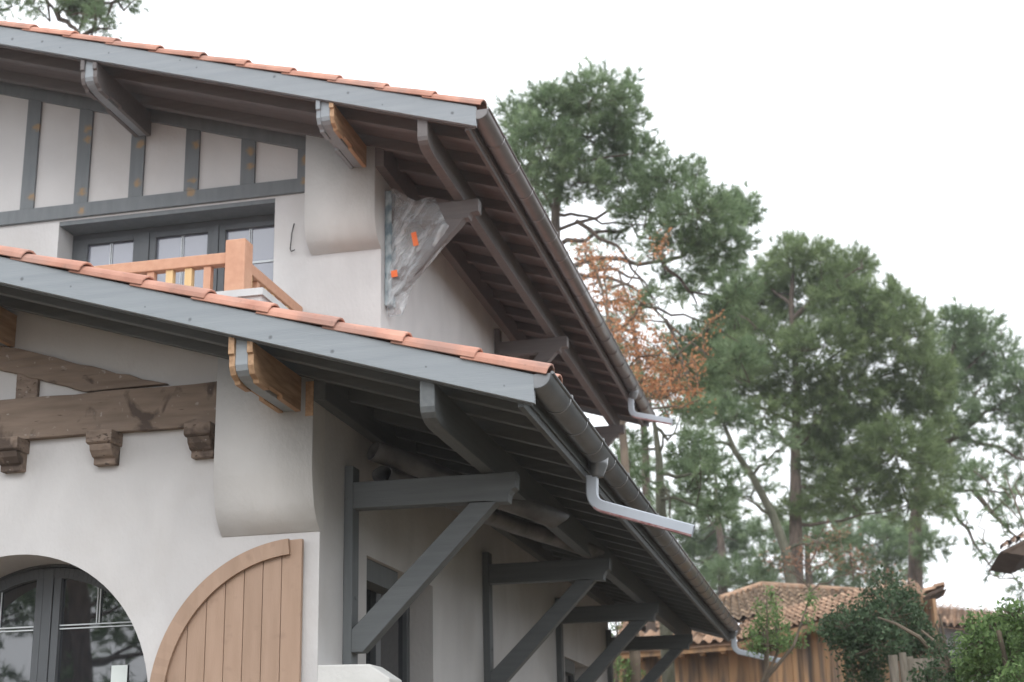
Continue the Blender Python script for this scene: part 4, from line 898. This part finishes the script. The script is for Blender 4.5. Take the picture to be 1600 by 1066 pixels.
ann = empty('small_building', tuple(plan(at(1010, 990, 33), G)), 'low tile roofed annex with dark gutter glimpsed under the fourth bracket', 'building')
mb = MB(); a, b = at(960, 990, 33), at(1060, 976, 33); c_, d_ = at(975, 968, 35), at(1045, 962, 35)
tile_patch(mb, a, b, c_, d_, 7, 3, .07); mb.build('roof', m_tile_old, ann, fix=False, smooth=True)
MB().tube([a+Vector((-.2, 0, -.14)), b+Vector((.1, 0, -.14))], .09, 8).build('gutter', m_black, ann)
MB().prism([plan(a+Vector((0, .4, 0)), G), plan(b+Vector((0, .4, 0)), G), b+Vector((0, .4, -.1)), a+Vector((0, .4, -.1))], (0, 2, 0)).build('wall', m_clad, ann)

grey = empty('neighbour_house', tuple(plan(at(1530, 990, 36), G)), 'low grey rendered house with terracotta roof behind the bright shrub', 'house')
mb = MB(); a, b = at(1440, 973, 36), at(1680, 1000, 36); c_, d_ = at(1440, 942, 38.5), at(1680, 966, 38.5)
tile_patch(mb, a, b, c_, d_, 22, 7, .07); mb.build('roof', m_tile_old, grey, fix=False, smooth=True)
MB().prism([plan(a+Vector((0, .5, 0)), G), plan(b+Vector((0, .5, 0)), G), b+Vector((0, .5, 0)), a+Vector((0, .5, 0))], (0, 3, 0)).build('wall', m_greywall, grey)
rgt = empty('right_house', tuple(plan(at(1660, 900, 22), G)), 'house at the right edge of which only a dark eaves corner shows', 'house')
mb = MB(); tile_patch(mb, at(1563, 860, 22), at(1720, 780, 22), at(1575, 850, 24), at(1720, 768, 24), 12, 5, .05); mb.build('roof', m_tile_old, rgt, fix=False, smooth=True)
MB().prism([at(1563, 862, 22.02), at(1720, 784, 22.02), at(1720, 812, 22.02), at(1600, 868, 22.02)], (0, 2.0, 0)).build('eaves', m_dkwood, rgt)
p = at(1660, 860, 22); MB().box(p.x, p.x+2.5, 22.3, 24, G, p.z).build('wall', m_greywall, rgt)

# fence: two posts, a rail and boards
fence = empty('fence', tuple(plan(at(1430, 1040, 15), G)), 'weathered grey wooden fence with horizontal boards beside two round posts', 'fence')
for z in (0, 1, 2):
    a = at(1412, 1030+z*22, 15.1); b = at(1500, 1026+z*22, 15.1)
    MB().prism([a, b, b+Vector((0, 0, -.11)), a+Vector((0, 0, -.11))], (0, .03, 0)).build('board', m_post, fence)
for px_ in (1420, 1495):
    a = at(px_, 1026, 15.15); MB().box(a.x-.04, a.x+.04, a.y+.0, a.y+.08, G, a.z).build('post', m_post, fence)
for px_, top, r_, lab in ((1394, 1024, .045, 'left weathered round fence post'), (1409, 1020, .036, 'right weathered round post with a pale cap')):
    p = at(px_, top, 14.9); MB().tube([(p.x, p.y, G), (p.x+.005, p.y, p.z)], r_, 12).build('post', m_post, fence); 

# shrubs
def shrub(name, label, Y, blobs, stems, mat, leaf, dens, base_px, flat=.5, group=None):
    b = Vector(gnd(base_px, Y)); root = empty(name, b, label, 'shrub', group); k_ = Y*1.05/FPX; tb = MB(); cs = []
    for s_ in stems:
        P = [at(x, y, Y+random.uniform(-.1, .1)) for x, y in s_]; tb.tube(P, [.028*(1-.7*i/(len(P)-1)) for i in range(len(P))], 6, False)
    tb.tube([b-Vector((0, 0, .1)), b+Vector((.05, 0, .8)), at(blobs[0][0], blobs[0][1], Y)], [.05, .04, .02], 7)
    for (cx, cy, rx, ry) in blobs:
        c = np.array(at(cx, cy, Y+random.uniform(-flat, flat))); n = int(dens*rx*ry*.9)
        nt_ = max(6, n//9); q = rand_dirs(nt_, .05)*rng.uniform(.3, 1.05, (nt_, 1))**.5*np.array((rx*k_, rx*k_*.8, ry*k_))
        for j in range(0, nt_, 6): tb.tube([c, c+q[j]*.6, c+q[j]*1.05], [.010, .007, .004], 3, False)
        cc = np.repeat(c+q, 9, axis=0)+rng.normal(size=(nt_*9, 3))*(leaf*1.4); cs.append(cc)
    tb.build('stem', m_twig, root); C = np.concatenate(cs)
    tri_mesh('foliage', leaves(C, leaf), mat, root, 4, np.clip(rng.normal(.45, .25, len(C)), 0, 1))
shrub('shrub', 'large dark glossy shrub in front of the boarded outbuilding', 16, [(1340, 980, 50, 34), (1390, 965, 50, 36), (1310, 985, 26, 22), (1370, 1010, 44, 34), (1345, 1045, 24, 26), (1425, 990, 30, 34), (1400, 930, 18, 18), (1360, 930, 14, 12), (1420, 940, 14, 20), (1365, 1075, 20, 30), (1440, 1020, 26, 26), (1330, 1010, 30, 20), (1370, 905, 7, 14), (1395, 905, 9, 16)], [], m_bush, .028, 1.0, 1365)
shrub('shrub', 'slender light green shrub with upright shoots against the tiled roof', 17, [(1195, 985, 13, 36), (1212, 970, 9, 34), (1185, 965, 7, 24), (1205, 940, 6, 24), (1232, 985, 6, 18), (1222, 1000, 18, 14), (1175, 1000, 10, 18), (1200, 1008, 26, 12), (1269, 935, 5, 22), (1262, 975, 8, 14), (1245, 1000, 10, 12)],
      [[(1170, 1120), (1200, 1040), (1198, 930)], [(1170, 1120), (1215, 1020), (1212, 925)], [(1180, 1080), (1240, 1010), (1268, 925)]], m_bright, .024, 1.0, 1170, .3)
shrub('shrub', 'bushy bright green shrub filling the lower right corner', 12, [(1560, 985, 34, 26), (1590, 965, 24, 20), (1530, 1010, 28, 26), (1580, 1030, 44, 34), (1540, 1050, 40, 30), (1620, 1000, 30, 40), (1600, 1070, 40, 30), (1520, 975, 9, 12)], [], m_bright, .022, 1.5, 1580)
shrub('shrub', 'loose grey green shrub between the fence and the bright shrub', 13.5, [(1485, 1045, 30, 24), (1465, 1010, 12, 16), (1510, 1060, 30, 20), (1450, 1060, 26, 18), (1490, 1010, 10, 12)],
      [[(1460, 1110), (1463, 1025), (1435, 995), (1400, 975), (1372, 965)], [(1480, 1120), (1478, 1020), (1462, 975)], [(1490, 1100), (1470, 1010), (1440, 985)], [(1495, 1090), (1482, 1030), (1468, 960)]], m_bush, .022, .9, 1475)
shrub('shrub', 'green shrub behind the last bracket of the lower eaves', 21, [(975, 1050, 16, 16), (990, 1060, 14, 12), (965, 1035, 8, 10), (960, 975, 8, 14), (975, 965, 6, 6), (985, 1000, 5, 5)], [[(960, 1100), (968, 1030), (962, 965)]], m_bright, .03, 1.0, 970, .3)

# unseen leafy screen, added out of view to shade the side wall
hd = empty('shade_screen', (4.2, 7, G), 'tall evergreen leaf screen added out of view to shade the side wall', 'shade_screen')
tb = MB()
for i in range(9): tb.tube([(4.3, -2+2*i, G), (4.3, -2+2*i, 2.2)], .05, 6)
tb.build('stem', m_bark, hd)
n = 32000; C = np.stack([3.7+1.3*rng.random(n)**2, -3+20*rng.random(n), G+.05+4.2*rng.random(n)], axis=1)
tri_mesh('foliage', leaves(C, .10), m_bush, hd, 4, np.clip(rng.normal(.45, .25, n), 0, 1))

# thin winter haze
hz = MB().box(-152, 152, -122, 182, G-1, 16.5).build('haze', m_stone); hz['kind'] = 'stuff'
hm = bpy.data.materials.new('haze'); hm.use_nodes = True; hm.node_tree.nodes.clear()
ho = hm.node_tree.nodes.new('ShaderNodeOutputMaterial'); hv = hm.node_tree.nodes.new('ShaderNodeVolumePrincipled')
hv.inputs['Color'].default_value = (.93, .95, .97, 1); hv.inputs['Density'].default_value = .0011; hm.node_tree.links.new(hv.outputs[0], ho.inputs['Volume'])
hz.data.materials.clear(); hz.data.materials.append(hm)
